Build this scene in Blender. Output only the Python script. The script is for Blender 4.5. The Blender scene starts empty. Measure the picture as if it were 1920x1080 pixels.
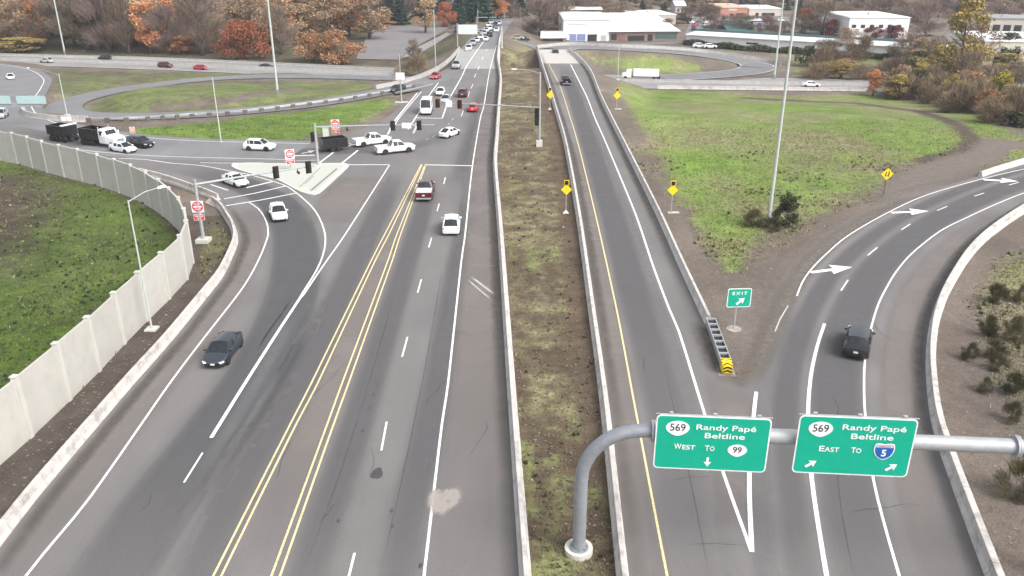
import bpy, bmesh, math, random
import numpy as np
from mathutils import Vector, Matrix
from mathutils.geometry import tessellate_polygon

S = bpy.context.scene
COL = S.collection
R = math.radians
random.seed(7)
RNG = np.random.default_rng(11)

# ------------------------------------------------------------------ camera, sky, sun, exposure
CAM_H, PITCH, FPX = 28.5, R(22.6), 1539.0
cam_d = bpy.data.cameras.new('camera'); cam = bpy.data.objects.new('camera', cam_d); COL.objects.link(cam)
cam.location = (0, 0, CAM_H); cam.rotation_euler = (R(90) - PITCH, 0, 0)
cam_d.sensor_width = 36; cam_d.lens = FPX / 1920 * 36; cam_d.clip_start = 0.5; cam_d.clip_end = 6000
S.camera = cam
W = bpy.data.worlds.new('World'); S.world = W; W.use_nodes = True
wn = W.node_tree.nodes; bg = wn['Background']
sky = wn.new('ShaderNodeTexSky'); sky.sky_type = 'NISHITA'; sky.sun_disc = False
SUN_EL, SUN_AZ = R(46), R(128)
sky.sun_elevation = SUN_EL; sky.sun_rotation = SUN_AZ
sky.air_density = 1.0; sky.dust_density = 4.0; sky.ozone_density = 1.0
hs = wn.new('ShaderNodeHueSaturation'); hs.inputs['Saturation'].default_value = 0.30   # overcast: cloud greys the blue out
W.node_tree.links.new(sky.outputs[0], hs.inputs['Color'])
W.node_tree.links.new(hs.outputs[0], bg.inputs['Color']); bg.inputs['Strength'].default_value = 0.15
sl = bpy.data.lights.new('sun', 'SUN'); sl.energy = 0.9; sl.angle = R(36); sl.color = (1.0, 0.965, 0.92)
sun = bpy.data.objects.new('sun', sl); COL.objects.link(sun)
sd = Vector((math.sin(SUN_AZ) * math.cos(SUN_EL), math.cos(SUN_AZ) * math.cos(SUN_EL), math.sin(SUN_EL)))
sun.rotation_euler = sd.to_track_quat('Z', 'Y').to_euler(); sun.location = (0, -50, 120)
S.view_settings.view_transform = 'Standard'; S.view_settings.look = 'None'
S.view_settings.exposure = 1.05; S.view_settings.gamma = 1.0; S.view_settings.use_curve_mapping = False
S.render.engine = 'CYCLES'
S.cycles.use_denoising = True
S.cycles.max_bounces = 6; S.cycles.volume_bounces = 0; S.cycles.transparent_max_bounces = 12

# ------------------------------------------------------------------ mapping measured image points to the ground
CP, SP = math.cos(PITCH), math.sin(PITCH)
def ray(px, py):
    u, v = (px - 960) / FPX, (py - 540) / FPX
    return np.array([u, CP - v * SP, -SP - v * CP])
def G(px, py, z=0.0):
    d = ray(px, py); t = (z - CAM_H) / d[2]
    return (d[0] * t, d[1] * t, z)
def hz(base, py):                    # height of a point straight above base seen at image row py
    d = ray(960, py); return CAM_H + base[1] * d[2] / d[1]
def at_depth(px, py, Y):             # point on the ray at forward distance Y
    d = ray(px, py); t = Y / d[1]; return (d[0] * t, Y, CAM_H + d[2] * t)

def smooth(a, b, x):
    t = np.clip((x - a) / (b - a), 0, 1); return t * t * (3 - 2 * t)
def line_dist(X, Y, P):              # distance to polyline, and interpolated third value
    best = np.full(X.shape, 1e9); val = np.zeros(X.shape)
    for a, b in zip(P[:-1], P[1:]):
        dx, dy = b[0] - a[0], b[1] - a[1]; L2 = dx * dx + dy * dy + 1e-9
        t = np.clip(((X - a[0]) * dx + (Y - a[1]) * dy) / L2, 0, 1)
        d = np.hypot(X - a[0] - t * dx, Y - a[1] - t * dy)
        m = d < best; best[m] = d[m]
        if len(a) > 2: val[m] = (a[2] + t * (b[2] - a[2]))[m]
    return best, val
def poly_sd(X, Y, P):                # signed distance, negative inside
    d, _ = line_dist(X, Y, [p[:2] for p in P] + [P[0][:2]])
    ins = np.zeros(X.shape, bool); n = len(P)
    for i in range(n):
        x1, y1 = P[i][:2]; x2, y2 = P[(i + 1) % n][:2]
        if y1 == y2: continue
        c = ((y1 > Y) != (y2 > Y)) & (X < (x2 - x1) * (Y - y1) / (y2 - y1) + x1)
        ins ^= c
    return np.where(ins, -d, d)
def catmull(P, step=2.0):
    P = [np.array(p, float) for p in P]; out = []
    Q = [2 * P[0] - P[1]] + P + [2 * P[-1] - P[-2]]
    for i in range(1, len(Q) - 2):
        p0, p1, p2, p3 = Q[i - 1:i + 3]
        n = max(1, int(np.linalg.norm(p2 - p1) / step))
        for k in range(n):
            t = k / n
            m1 = (p2 - p0) * .5; m2 = (p3 - p1) * .5
            L = np.linalg.norm(p2 - p1)
            for m in (m1, m2):
                l = np.linalg.norm(m)
                if l > L: m *= L / l
            out.append((2*t**3-3*t**2+1)*p1 + (t**3-2*t**2+t)*m1 + (-2*t**3+3*t**2)*p2 + (t**3-t**2)*m2)
    out.append(P[-1]); return [tuple(p) for p in out]
def GP(pts, z=0.0, step=2.0, curve=True):
    w = [G(p[0], p[1], p[2] if len(p) > 2 else z) for p in pts]
    return catmull(w, step) if curve and len(w) > 2 else w

# ------------------------------------------------------------------ terrain
FZ = -5.5
fw_near = [G(-300, 110, FZ), G(0, 121, FZ), G(300, 131, FZ), G(750, 150, FZ), G(1233, 167, FZ), G(1650, 172, FZ), G(2300, 180, FZ)]
fw_far = [G(-300, 93, FZ), G(0, 104, FZ), G(300, 112, FZ), G(745, 132, FZ), G(1180, 141, FZ), G(1650, 150, FZ), G(2300, 158, FZ)]
FX = [p[0] for p in fw_near]; FYn = [p[1] for p in fw_near]
FXf = [p[0] for p in fw_far]; FYf = [p[1] for p in fw_far]
BAR_L = [(-160, 1240), (0, 1027), (68, 938), (160, 828), (252, 720), (320, 643), (387, 560), (420, 517), (443, 467), (447, 450), (442, 427), (432, 410), (420, 392), (404, 379)]
MED_L = [(985, 1290), (973, 1080), (950, 720), (933, 440), (924, 307), (928, 255), (932, 200), (936, 150), (933, 125), (931, 110), (934, 80)]
MED_R = [(1204, 1290), (1179, 1080), (1142, 760), (1116, 580), (1089, 400), (1064, 270), (1045, 205), (1028, 150), (1017, 117), (1010, 92)]
RAMP_R = [(1334, 640), (1321, 608), (1272, 500), (1228, 400), (1165, 270), (1125, 187), (1105, 137), (1085, 112), (1064, 95)]
EXIT_R = [(1925, 1290), (1845, 1080), (1762, 850), (1743, 780), (1735, 692), (1737, 641), (1745, 597), (1764, 547), (1808, 478), (1852, 436), (1925, 388), (2060, 320), (2300, 250)]
corr_near = [G(*p) for p in [(-900, 1290), (0, 640), (180, 330), (-200, 240), (100, 225), (600, 262), (735, 222), (705, 172), (850, 127), (1000, 127), (1092, 127), (1150, 190), (1210, 290), (1280, 430), (1370, 560), (1480, 470), (1640, 372), (1900, 300), (2500, 240), (3000, 1290)]]
corr_far = [G(*p) for p in [(852, 93), (940, 93), (962, 60), (985, 30), (1000, 0), (900, 0), (905, 30), (868, 62)]]
LOOP_R = [(1047, 92, 0), (1062, 89, 0), (1110, 88.5, -.2), (1200, 93, -1), (1300, 101, -2.5), (1380, 112, -3.8), (1420, 123, -4.8), (1405, 133, -5.2), (1330, 141, -5.3), (1240, 146, -5.35)]
RAMP_SL = [(845, 141, 0), (790, 155, 0), (730, 169, -.2), (600, 192, -.8), (450, 208.5, -1.4), (300, 217, -1.8), (200, 218, -2), (140, 214, -2.2), (118, 205, -2.5), (135, 190, -3), (190, 175, -3.4), (250, 164, -3.8), (400, 147, -4.8), (560, 143, -5.3), (740, 147, -5.4)]
OUTER_L = [(560, 284, 0), (330, 278, 0), (200, 268, 0), (90, 250, -.2), (35, 235, -.5), (8, 217, -1), (5, 196, -1.6), (28, 170, -2.4), (38, 150, -3.3), (10, 132, -4.4), (-60, 122, -5), (-200, 113, -5.3)]
loop_r = GP(LOOP_R, step=3); ramp_sl = GP(RAMP_SL, step=3); outer_l = GP(OUTER_L, step=3)
RIB = [(loop_r, 5.5), (ramp_sl, 3.6), (outer_l, 7.0)]
def terrain(X, Y):
    X = np.asarray(X, float); Y = np.asarray(Y, float)
    yn = np.interp(X, FX, FYn); yf = np.interp(X, FXf, FYf)
    dn = yn - Y; df = Y - yf
    z = np.where(dn > 0, FZ - .1 + (5.4 - 0) * smooth(3, 75, dn), FZ - .1)
    z = np.where(df > 0, FZ - .1 + 1.6 * smooth(4, 40, df), z)
    und = .22 * np.sin(X * .13 + 1.3 * np.sin(Y * .05)) * np.sin(Y * .11 + X * .03) * smooth(4, 20, dn)
    z = z + und
    dc = poly_sd(X, Y, corr_near); z = np.maximum(z, -.08 - np.maximum(dc, 0) * .33)
    z = np.where(dc < 0, -.08, z)
    dc = poly_sd(X, Y, corr_far); z = np.maximum(z, np.where(dc < 0, -.08, -.08 - np.maximum(dc, 0) * .4))
    for P, hw in RIB:
        d, zr = line_dist(X, Y, P)
        k = 1 - smooth(hw + 1.0, hw + 10, d)
        zz = np.where(z > zr - .15, np.maximum(zr - .15, z - k * 50), zr - .15)
        z = z * (1 - k) + (zr - .15) * k
    for P, hw in RIB:
        d, zr = line_dist(X, Y, P); z = np.where(d < hw + 1.2, np.minimum(z, zr - .15), z)
    z = z + 22 * smooth(620, 1100, Y) * (0.4 + .6 * smooth(0, 420, X))
    return z
def GT(px, py):
    d = ray(px, py)
    ts = np.concatenate([np.linspace(25, 320, 500), np.linspace(321, 1600, 500)])
    X, Y, Z = d[0] * ts, d[1] * ts, CAM_H + d[2] * ts
    h = Z - terrain(X, Y); i = int(np.argmax(h < 0))
    if h[i] >= 0: i = len(ts) - 1
    a, b = h[i - 1], h[i]; t = ts[i - 1] + (ts[i] - ts[i - 1]) * (a / (a - b) if a != b else 1)
    x, y = d[0] * t, d[1] * t
    return (x, y, float(terrain(np.array([x]), np.array([y]))[0]))

# ------------------------------------------------------------------ materials
MAT = {}
def nodes_of(name):
    m = bpy.data.materials.new(name); m.use_nodes = True
    nt = m.node_tree; return m, nt, nt.nodes['Principled BSDF']
def mix_noise(nt, bs, c1, c2, scale, lo=.35, hi=.65, detail=6, vec=None):
    n = nt.nodes.new('ShaderNodeTexNoise'); n.inputs['Scale'].default_value = scale; n.inputs['Detail'].default_value = detail
    n.inputs['Roughness'].default_value = .62
    if vec is not None: nt.links.new(vec, n.inputs['Vector'])
    r = nt.nodes.new('ShaderNodeMapRange'); r.inputs[1].default_value = lo; r.inputs[2].default_value = hi
    nt.links.new(n.outputs['Fac'], r.inputs[0])
    return blend(nt, r.outputs[0], c1, c2), n, r
def blend(nt, fac, a, b, mode='MIX'):
    x = nt.nodes.new('ShaderNodeMix'); x.data_type = 'RGBA'; x.blend_type = mode
    if isinstance(fac, (int, float)): x.inputs[0].default_value = fac
    else: nt.links.new(fac, x.inputs[0])
    for s, c in ((6, a), (7, b)):
        if isinstance(c, tuple): x.inputs[s].default_value = (*c[:3], 1)
        else: nt.links.new(c, x.inputs[s])
    return x.outputs[2]
def pos(nt):
    return nt.nodes.new('ShaderNodeNewGeometry').outputs['Position']
def bump(nt, bs, fac, strength=.3, dist=.05):
    b = nt.nodes.new('ShaderNodeBump'); b.inputs['Strength'].default_value = strength; b.inputs['Distance'].default_value = dist
    nt.links.new(fac, b.inputs['Height']); nt.links.new(b.outputs[0], bs.inputs['Normal'])
def mat(name, c, rough=.6, metal=0, c2=None, scale=3.0, coat=0, spec=None, world=False, lo=.35, hi=.65, rnd=0, stain=0):
    if name in MAT: return MAT[name]
    m, nt, bs = nodes_of(name)
    bs.inputs['Roughness'].default_value = rough; bs.inputs['Metallic'].default_value = metal
    if coat: bs.inputs['Coat Weight'].default_value = coat; bs.inputs['Coat Roughness'].default_value = .08
    if spec is not None: bs.inputs['Specular IOR Level'].default_value = spec
    v = pos(nt) if world else nt.nodes.new('ShaderNodeTexCoord').outputs['Object']
    if c2 is None: c2 = tuple(x * .86 for x in c)
    o, n, r = mix_noise(nt, bs, c, c2, scale, lo, hi, vec=v)
    if stain:
        s_, _, _ = mix_noise(nt, bs, (1 - stain,) * 3, (1.0,) * 3, .9, .36, .50, 7, v); o = blend(nt, 1.0, o, s_, 'MULTIPLY')
    if rnd:
        oi = nt.nodes.new('ShaderNodeObjectInfo'); q = nt.nodes.new('ShaderNodeMapRange'); q.inputs[3].default_value = 1 - rnd; q.inputs[4].default_value = 1 + rnd
        nt.links.new(oi.outputs['Random'], q.inputs[0]); o = blend(nt, 1.0, o, q.outputs[0], 'MULTIPLY')
    nt.links.new(o, bs.inputs['Base Color'])
    MAT[name] = m; return m
def asphalt(name, a, b, grain=.012):
    m, nt, bs = nodes_of(name); v = pos(nt)
    mp = nt.nodes.new('ShaderNodeMapping'); mp.inputs['Scale'].default_value = (.55, .09, 1); nt.links.new(v, mp.inputs[0])
    o, n, r = mix_noise(nt, bs, a, b, 1.0, .3, .7, vec=mp.outputs[0])
    n2 = nt.nodes.new('ShaderNodeTexNoise'); n2.inputs['Scale'].default_value = 14; n2.inputs['Detail'].default_value = 8; nt.links.new(v, n2.inputs[0])
    r2 = nt.nodes.new('ShaderNodeMapRange'); r2.inputs[1].default_value = .3; r2.inputs[2].default_value = .7; r2.inputs[3].default_value = .80; r2.inputs[4].default_value = 1.15
    nt.links.new(n2.outputs['Fac'], r2.inputs[0])
    n3 = nt.nodes.new('ShaderNodeTexNoise'); n3.inputs['Scale'].default_value = .12; n3.inputs['Detail'].default_value = 4; nt.links.new(v, n3.inputs[0])
    r3 = nt.nodes.new('ShaderNodeMapRange'); r3.inputs[1].default_value = .35; r3.inputs[2].default_value = .65; r3.inputs[3].default_value = .92; r3.inputs[4].default_value = 1.06
    nt.links.new(n3.outputs['Fac'], r3.inputs[0])
    mu = nt.nodes.new('ShaderNodeMath'); mu.operation = 'MULTIPLY'; nt.links.new(r2.outputs[0], mu.inputs[0]); nt.links.new(r3.outputs[0], mu.inputs[1])
    o = blend(nt, 1.0, o, mu.outputs[0], 'MULTIPLY')
    nt.links.new(o, bs.inputs['Base Color']); bs.inputs['Roughness'].default_value = .88; bs.inputs['Specular IOR Level'].default_value = .25
    bump(nt, bs, n2.outputs['Fac'], .25, .02)
    MAT[name] = m; return m
def soft(name, c, rough=.9, strength=1.0, scale=1.2, lo=.25, hi=.6):   # wear that fades out at the ribbon's edges (attribute 'a')
    m, nt, bs = nodes_of(name); out = nt.nodes['Material Output']
    bs.inputs['Base Color'].default_value = (*c, 1); bs.inputs['Roughness'].default_value = rough; bs.inputs['Specular IOR Level'].default_value = .2
    at = nt.nodes.new('ShaderNodeAttribute'); at.attribute_name = 'a'
    n = nt.nodes.new('ShaderNodeTexNoise'); n.inputs['Scale'].default_value = scale; n.inputs['Detail'].default_value = 5; nt.links.new(pos(nt), n.inputs[0])
    r = nt.nodes.new('ShaderNodeMapRange'); r.inputs[1].default_value = lo; r.inputs[2].default_value = hi; r.inputs[3].default_value = .6 * strength; r.inputs[4].default_value = strength
    nt.links.new(n.outputs['Fac'], r.inputs[0])
    mu = nt.nodes.new('ShaderNodeMath'); mu.operation = 'MULTIPLY'; nt.links.new(at.outputs['Fac'], mu.inputs[0]); nt.links.new(r.outputs[0], mu.inputs[1])
    tr = nt.nodes.new('ShaderNodeBsdfTransparent'); mx = nt.nodes.new('ShaderNodeMixShader')
    nt.links.new(mu.outputs[0], mx.inputs[0]); nt.links.new(tr.outputs[0], mx.inputs[1]); nt.links.new(bs.outputs[0], mx.inputs[2])
    nt.links.new(mx.outputs[0], out.inputs['Surface']); MAT[name] = m; return m
def paint(name, c, wear=.0):
    m, nt, bs = nodes_of(name); v = pos(nt)
    o, n, r = mix_noise(nt, bs, tuple(x * .50 for x in c), c, 6, .33, .50, vec=v)
    nt.links.new(o, bs.inputs['Base Color']); bs.inputs['Roughness'].default_value = .7
    MAT[name] = m; return m

M_ASPH = asphalt('asphalt_main', (.156, .147, .145), (.178, .167, .162))
M_ASPH2 = asphalt('asphalt_ramp', (.165, .155, .152), (.185, .172, .167))
M_ASPHD = asphalt('asphalt_dark', (.125, .124, .126), (.150, .147, .146))
M_ASPHF = asphalt('asphalt_far', (.17, .168, .17), (.20, .198, .20))
M_DECK = mat('bridge_deck_concrete', (.34, .33, .31), .85, c2=(.27, .265, .25), scale=.5, world=True)
M_FWY = mat('freeway_concrete', (.26, .245, .235), .85, c2=(.21, .20, .195), scale=.25, world=True)
M_FCONC = mat('aged_barrier_concrete', (.40, .385, .365), .85, c2=(.31, .30, .29), scale=.8, world=True)
M_CONC = mat('barrier_concrete', (.56, .525, .49), .8, c2=(.43, .405, .38), scale=1.6, world=True, lo=.35, hi=.75, stain=.34)
M_WALL = mat('sound_wall_concrete', (.46, .443, .402), .85, c2=(.42, .405, .368), scale=.7, world=True, rnd=.04, stain=.05)
M_POST = mat('sound_wall_post', (.52, .508, .465), .85, c2=(.47, .458, .42), scale=1.2, world=True)
M_CURB = mat('island_concrete', (.55, .52, .475), .85, c2=(.47, .50, .45), scale=1.5, world=True)
M_PAVE = mat('island_paving', (.46, .43, .385), .85, c2=(.40, .45, .40), scale=1.0, world=True)
M_WPAINT = paint('white_road_paint', (.84, .83, .81)); M_WFADE = paint('worn_white_paint', (.52, .51, .50)); M_YPAINT = paint('yellow_road_paint', (.78, .62, .33))
M_STEEL = mat('galvanised_steel', (.40, .41, .415), .5, .25, c2=(.34, .35, .36), scale=2.5)
M_POLE = mat('pale_pole', (.50, .54, .50), .5, .1, c2=(.44, .48, .45), scale=2)
M_STEELD = mat('dark_galvanised_steel', (.30, .315, .34), .5, .3, c2=(.25, .265, .29), scale=2.5)
M_GREEN = mat('sign_green', (.0, .375, .245), .45, c2=(.0, .345, .225), scale=2)
M_SIGNW = mat('sign_white', (.86, .86, .86), .45); M_BLK = mat('sign_black', (.012, .012, .013), .5); M_BLUE = mat('shield_blue', (.01, .11, .42), .45)
M_YEL = mat('sign_yellow', (.87, .62, .012), .5); M_RED = mat('sign_red', (.6, .025, .04), .5); M_ALU = mat('sign_back_aluminium', (.55, .56, .57), .45, .4)
M_TYRE = mat('tyre_rubber', (.018, .018, .019), .85); M_RIM = mat('wheel_alloy', (.45, .45, .46), .35, .6)
M_GLASS = mat('car_glass', (.012, .016, .020), .07, c2=(.018, .022, .026), spec=.6)
M_LAMP = mat('headlamp', (.78, .80, .82), .12); M_TAIL = mat('tail_lamp', (.16, .008, .008), .2); M_TRIM = mat('dark_trim', (.02, .02, .021), .6)
M_PLATE = mat('number_plate', (.75, .76, .78), .5); M_WOOD = mat('wood', (.13, .11, .09), .85)
def car_paint(name, c, metal=.0): return mat('paint_' + name, c, .30, metal, c2=tuple(x * .95 for x in c), coat=.45)

# ------------------------------------------------------------------ object helpers
def tag(o, label=None, cat=None, group=None, kind=None):
    if label: o['label'] = label
    if cat: o['category'] = cat
    if group: o['group'] = group
    if kind: o['kind'] = kind
    return o
def empty(name, loc, rz=0, label=None, cat=None, group=None):
    o = bpy.data.objects.new(name, None); COL.objects.link(o); o.location = loc; o.rotation_euler = (0, 0, rz); o.empty_display_size = .2
    return tag(o, label, cat, group)
def link(name, me, m=None, parent=None, loc=None, rot=None):
    o = bpy.data.objects.new(name, me); COL.objects.link(o)
    if m is not None and not me.materials:
        for x in (m if isinstance(m, (list, tuple)) else [m]): me.materials.append(x)
    if parent: o.parent = parent
    if loc is not None: o.location = loc
    if rot is not None: o.rotation_euler = rot
    return o
def copy_tree(o, parent=None):
    c = o.copy(); COL.objects.link(c); c.parent = parent
    for ch in list(o.children): copy_tree(ch, c)
    return c
class MB:
    def __init__(s): s.v = []; s.f = []; s.mi = []; s.sm = []
    def add(s, V, F, mi=0, smooth=False):
        n = len(s.v); s.v += [tuple(map(float, p)) for p in V]; s.f += [tuple(i + n for i in f) for f in F]; s.mi += [mi] * len(F); s.sm += [smooth] * len(F)
        return s
    def box(s, c, size, rz=0, mi=0, taper=1.0):
        x, y, z = [k / 2 for k in size]; V = []
        for sz in (-1, 1):
            t = taper if sz > 0 else 1
            for sx, sy in ((-1, -1), (1, -1), (1, 1), (-1, 1)):
                px, py = sx * x * t, sy * y * t
                V.append((c[0] + px * math.cos(rz) - py * math.sin(rz), c[1] + px * math.sin(rz) + py * math.cos(rz), c[2] + sz * z))
        return s.add(V, [(3, 2, 1, 0), (4, 5, 6, 7), (0, 1, 5, 4), (1, 2, 6, 5), (2, 3, 7, 6), (3, 0, 4, 7)], mi)
    def tube(s, pts, r, n=10, mi=0, cap=True, smooth=True):
        rs = r if isinstance(r, (list, tuple)) else [r] * len(pts); P = [Vector(p) for p in pts]; V = []; F = []
        up = None
        for i, p in enumerate(P):
            t = (P[min(i + 1, len(P) - 1)] - P[max(i - 1, 0)]).normalized()
            if up is None: up = Vector((0, 0, 1)) if abs(t.z) < .9 else Vector((1, 0, 0))
            a = t.cross(up).normalized(); b = a.cross(t).normalized(); up = b
            for k in range(n):
                w = 2 * math.pi * k / n; V.append(p + (a * math.cos(w) + b * math.sin(w)) * rs[i])
        for i in range(len(P) - 1):
            for k in range(n):
                k2 = (k + 1) % n; F.append((i * n + k, (i + 1) * n + k, (i + 1) * n + k2, i * n + k2))
        s.add(V, F, mi, smooth)
        if cap:
            m = len(P) - 1; base = len(s.v) - len(V)
            s.f += [tuple(base + k for k in range(n)), tuple(base + m * n + k for k in reversed(range(n)))]; s.mi += [mi, mi]; s.sm += [False, False]
        return s
    def loft(s, secs, mi=0, cap=True, smooth=True, closed=True):
        n = len(secs[0]); V = [p for q in secs for p in q]; F = []
        for i in range(len(secs) - 1):
            for k in range(n if closed else n - 1):
                k2 = (k + 1) % n; F.append((i * n + k, i * n + k2, (i + 1) * n + k2, (i + 1) * n + k))
        if cap: F += [tuple(reversed(range(n))), tuple((len(secs) - 1) * n + k for k in range(n))]
        return s.add(V, F, mi, smooth)
    def prism(s, poly, y0, y1, axis='y', mi=0):          # polygon in (x,z) extruded along y, or (x,y) along z
        n = len(poly)
        V = [(a, y0, b) if axis == 'y' else ((a, b, y0) if axis == 'z' else (y0, a, b)) for a, b in poly] + [(a, y1, b) if axis == 'y' else ((a, b, y1) if axis == 'z' else (y1, a, b)) for a, b in poly]
        return s.add(V, [tuple(range(n)), tuple(reversed(range(n, 2 * n)))] + [(i, i + n, (i + 1) % n + n, (i + 1) % n) for i in range(n)], mi)
    def mesh(s, name, fix=True):
        me = bpy.data.meshes.new(name); me.from_pydata(s.v, [], s.f)
        me.polygons.foreach_set('material_index', s.mi); me.polygons.foreach_set('use_smooth', s.sm)
        if fix:
            b = bmesh.new(); b.from_mesh(me); bmesh.ops.delete(b, geom=[v for v in b.verts if not v.link_faces], context='VERTS'); bmesh.ops.recalc_face_normals(b, faces=b.faces); b.to_mesh(me); b.free()
        if any(s.sm) and fix and hasattr(me, 'set_sharp_from_angle'): me.set_sharp_from_angle(angle=R(32))
        me.update(); return me
    def build(s, name, m, parent=None, loc=None, rot=None, fix=True):
        return link(name, s.mesh(name, fix), m, parent, loc, rot)
def np_mesh(name, V, F, m, attr=None, smooth=False):
    me = bpy.data.meshes.new(name); V = np.asarray(V, np.float32); F = np.asarray(F, np.int32); k = F.shape[1]
    me.vertices.add(len(V)); me.vertices.foreach_set('co', V.ravel()); me.loops.add(F.size); me.loops.foreach_set('vertex_index', F.ravel())
    me.polygons.add(len(F)); me.polygons.foreach_set('loop_start', np.arange(0, F.size, k, dtype=np.int32)); me.polygons.foreach_set('loop_total', np.full(len(F), k, np.int32))
    if attr is not None:
        a = me.attributes.new('mask', 'FLOAT_COLOR', 'POINT'); a.data.foreach_set('color', np.asarray(attr, np.float32).ravel())
    if smooth: me.polygons.foreach_set('use_smooth', np.ones(len(F), bool))
    me.update(); me.validate(); me.materials.append(m); return me
def sheet(name, poly, m, z=0.0, kind='structure', label=None):
    P = [Vector((p[0], p[1], (p[2] if len(p) > 2 else 0) + z)) for p in poly]
    T = tessellate_polygon([P]); me = bpy.data.meshes.new(name)
    F = []
    for t in T:
        a, b, c = [P[i] for i in t]
        F.append(t if (b - a).cross(c - a).z > 0 else t[::-1])
    me.from_pydata([tuple(p) for p in P], [], F); me.update()
    o = link(name, me, m); o['kind'] = kind
    if label: o['label'] = label
    return o
def ribbon_vf(P, w, z=0.0, off=0.0, cross=None):
    """strip along a polyline; cross = list of (offset, alpha)"""
    P = [Vector((p[0], p[1], p[2] if len(p) > 2 else 0)) for p in P]; V = []; A = []; F = []
    cr = cross or [(-w / 2, 1), (w / 2, 1)]
    for i, p in enumerate(P):
        t = P[min(i + 1, len(P) - 1)] - P[max(i - 1, 0)]; n = Vector((t.y, -t.x, 0)).normalized()
        e = 1.0
        if cross and len(P) > 3: e = min(1.0, 5.0 * min(i, len(P) - 1 - i) / len(P))
        for o_, al in cr:
            V.append(p + n * (o_ + off) + Vector((0, 0, z))); A.append(al * e)
    k = len(cr)
    for i in range(len(P) - 1):
        for j in range(k - 1): F.append((i * k + j, i * k + j + 1, (i + 1) * k + j + 1, (i + 1) * k + j))
    return V, F, A
class Strips:
    def __init__(s): s.v = []; s.f = []; s.a = []
    def line(s, P, w, z, off=0.0, cross=None):
        V, F, A = ribbon_vf(P, w, z, off, cross); n = len(s.v); s.v += [tuple(v) for v in V]; s.f += [tuple(i + n for i in f) for f in F]; s.a += A; return s
    def build(s, name, m, kind='structure'):
        me = bpy.data.meshes.new(name); me.from_pydata(s.v, [], s.f); me.update()
        a = me.attributes.new('a', 'FLOAT', 'POINT'); a.data.foreach_set('value', s.a)
        o = link(name, me, m); o['kind'] = kind; return o
def text_mesh(txt, size, m, parent, loc, name='lettering', bold=.0, spacing=1.0, depth=.004, width=None):
    c = bpy.data.curves.new('txt', 'FONT'); c.body = txt; c.size = size; c.align_x = 'CENTER'; c.align_y = 'CENTER'; c.offset = bold; c.space_character = spacing
    c.extrude = depth; c.resolution_u = 4
    o = bpy.data.objects.new('txt', c); COL.objects.link(o)
    me = bpy.data.meshes.new_from_object(o.evaluated_get(bpy.context.evaluated_depsgraph_get()))
    bpy.data.objects.remove(o); bpy.data.curves.remove(c); me.name = name
    co = np.zeros(len(me.vertices) * 3, np.float32); me.vertices.foreach_get('co', co); co = co.reshape(-1, 3)
    if width: co[:, 0] *= width / max(1e-6, np.ptp(co[:, 0]))
    co = np.stack([co[:, 0], -co[:, 2], co[:, 1]], 1)     # upright, facing -y
    me.vertices.foreach_set('co', co.ravel()); me.materials.clear(); me.update()
    return link(name, me, m, parent, loc)
# ------------------------------------------------------------------ ground sheet
def ground_material():
    m, nt, bs = nodes_of('ground_soil_and_grass'); v = pos(nt)
    at = nt.nodes.new('ShaderNodeAttribute'); at.attribute_name = 'mask'
    sp = nt.nodes.new('ShaderNodeSeparateColor'); nt.links.new(at.outputs['Color'], sp.inputs[0])
    grav, n, r = mix_noise(nt, bs, (.220, .190, .167), (.165, .142, .124), 1.3, .3, .7, 8, v)
    brown, _, _ = mix_noise(nt, bs, (.190, .142, .100), (.130, .096, .066), .9, .3, .7, 8, v)
    dirt = blend(nt, sp.outputs[2], grav, brown)
    sp2, _, _ = mix_noise(nt, bs, (.62, .62, .62), (1.0, 1.0, 1.0), 9, .3, .6, 4, v)
    dirt = blend(nt, 1.0, dirt, sp2, 'MULTIPLY'); dirt = blend(nt, 1.0, dirt, at.outputs['Alpha'], 'MULTIPLY')
    olive, _, _ = mix_noise(nt, bs, (.305, .270, .165), (.190, .180, .095), .45, .35, .65, 8, v)
    lush, _, _ = mix_noise(nt, bs, (.270, .385, .080), (.150, .235, .055), .30, .32, .68, 8, v)
    gr = blend(nt, sp.outputs[1], olive, lush)
    fine, nf, _ = mix_noise(nt, bs, (.55, .57, .55), (1.0, 1.0, 1.0), 2.6, .32, .56, 9, v)
    gr = blend(nt, 1.0, gr, fine, 'MULTIPLY'); gr = blend(nt, 1.0, gr, at.outputs['Alpha'], 'MULTIPLY')
    nn = nt.nodes.new('ShaderNodeTexNoise'); nn.inputs['Scale'].default_value = .8; nn.inputs['Detail'].default_value = 9; nn.inputs['Roughness'].default_value = .7; nt.links.new(v, nn.inputs[0])
    ad = nt.nodes.new('ShaderNodeMath'); ad.operation = 'ADD'; nt.links.new(nn.outputs['Fac'], ad.inputs[0]); nt.links.new(sp.outputs[0], ad.inputs[1])
    th = nt.nodes.new('ShaderNodeMapRange'); th.inputs[1].default_value = .88; th.inputs[2].default_value = 1.12; nt.links.new(ad.outputs[0], th.inputs[0])
    o = blend(nt, th.outputs[0], dirt, gr)
    nt.links.new(o, bs.inputs['Base Color']); bs.inputs['Roughness'].default_value = .95; bs.inputs['Specular IOR Level'].default_value = .1
    bump(nt, bs, nn.outputs['Fac'], .9, .35)
    return m
WALL_BASE = [(-420, 1240), (-60, 920), (38, 835), (105, 771), (165, 715), (214, 662), (259, 615), (299, 577), (335, 539), (355, 515), (361, 492), (356, 466), (345, 442), (312, 408), (265, 377), (200, 352), (152, 338), (105, 326), (37, 305), (-40, 288), (-140, 266)]
wall_w = [G(*p) for p in WALL_BASE]
def Wd(P): return [GT(*p)[:2] for p in P]
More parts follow.
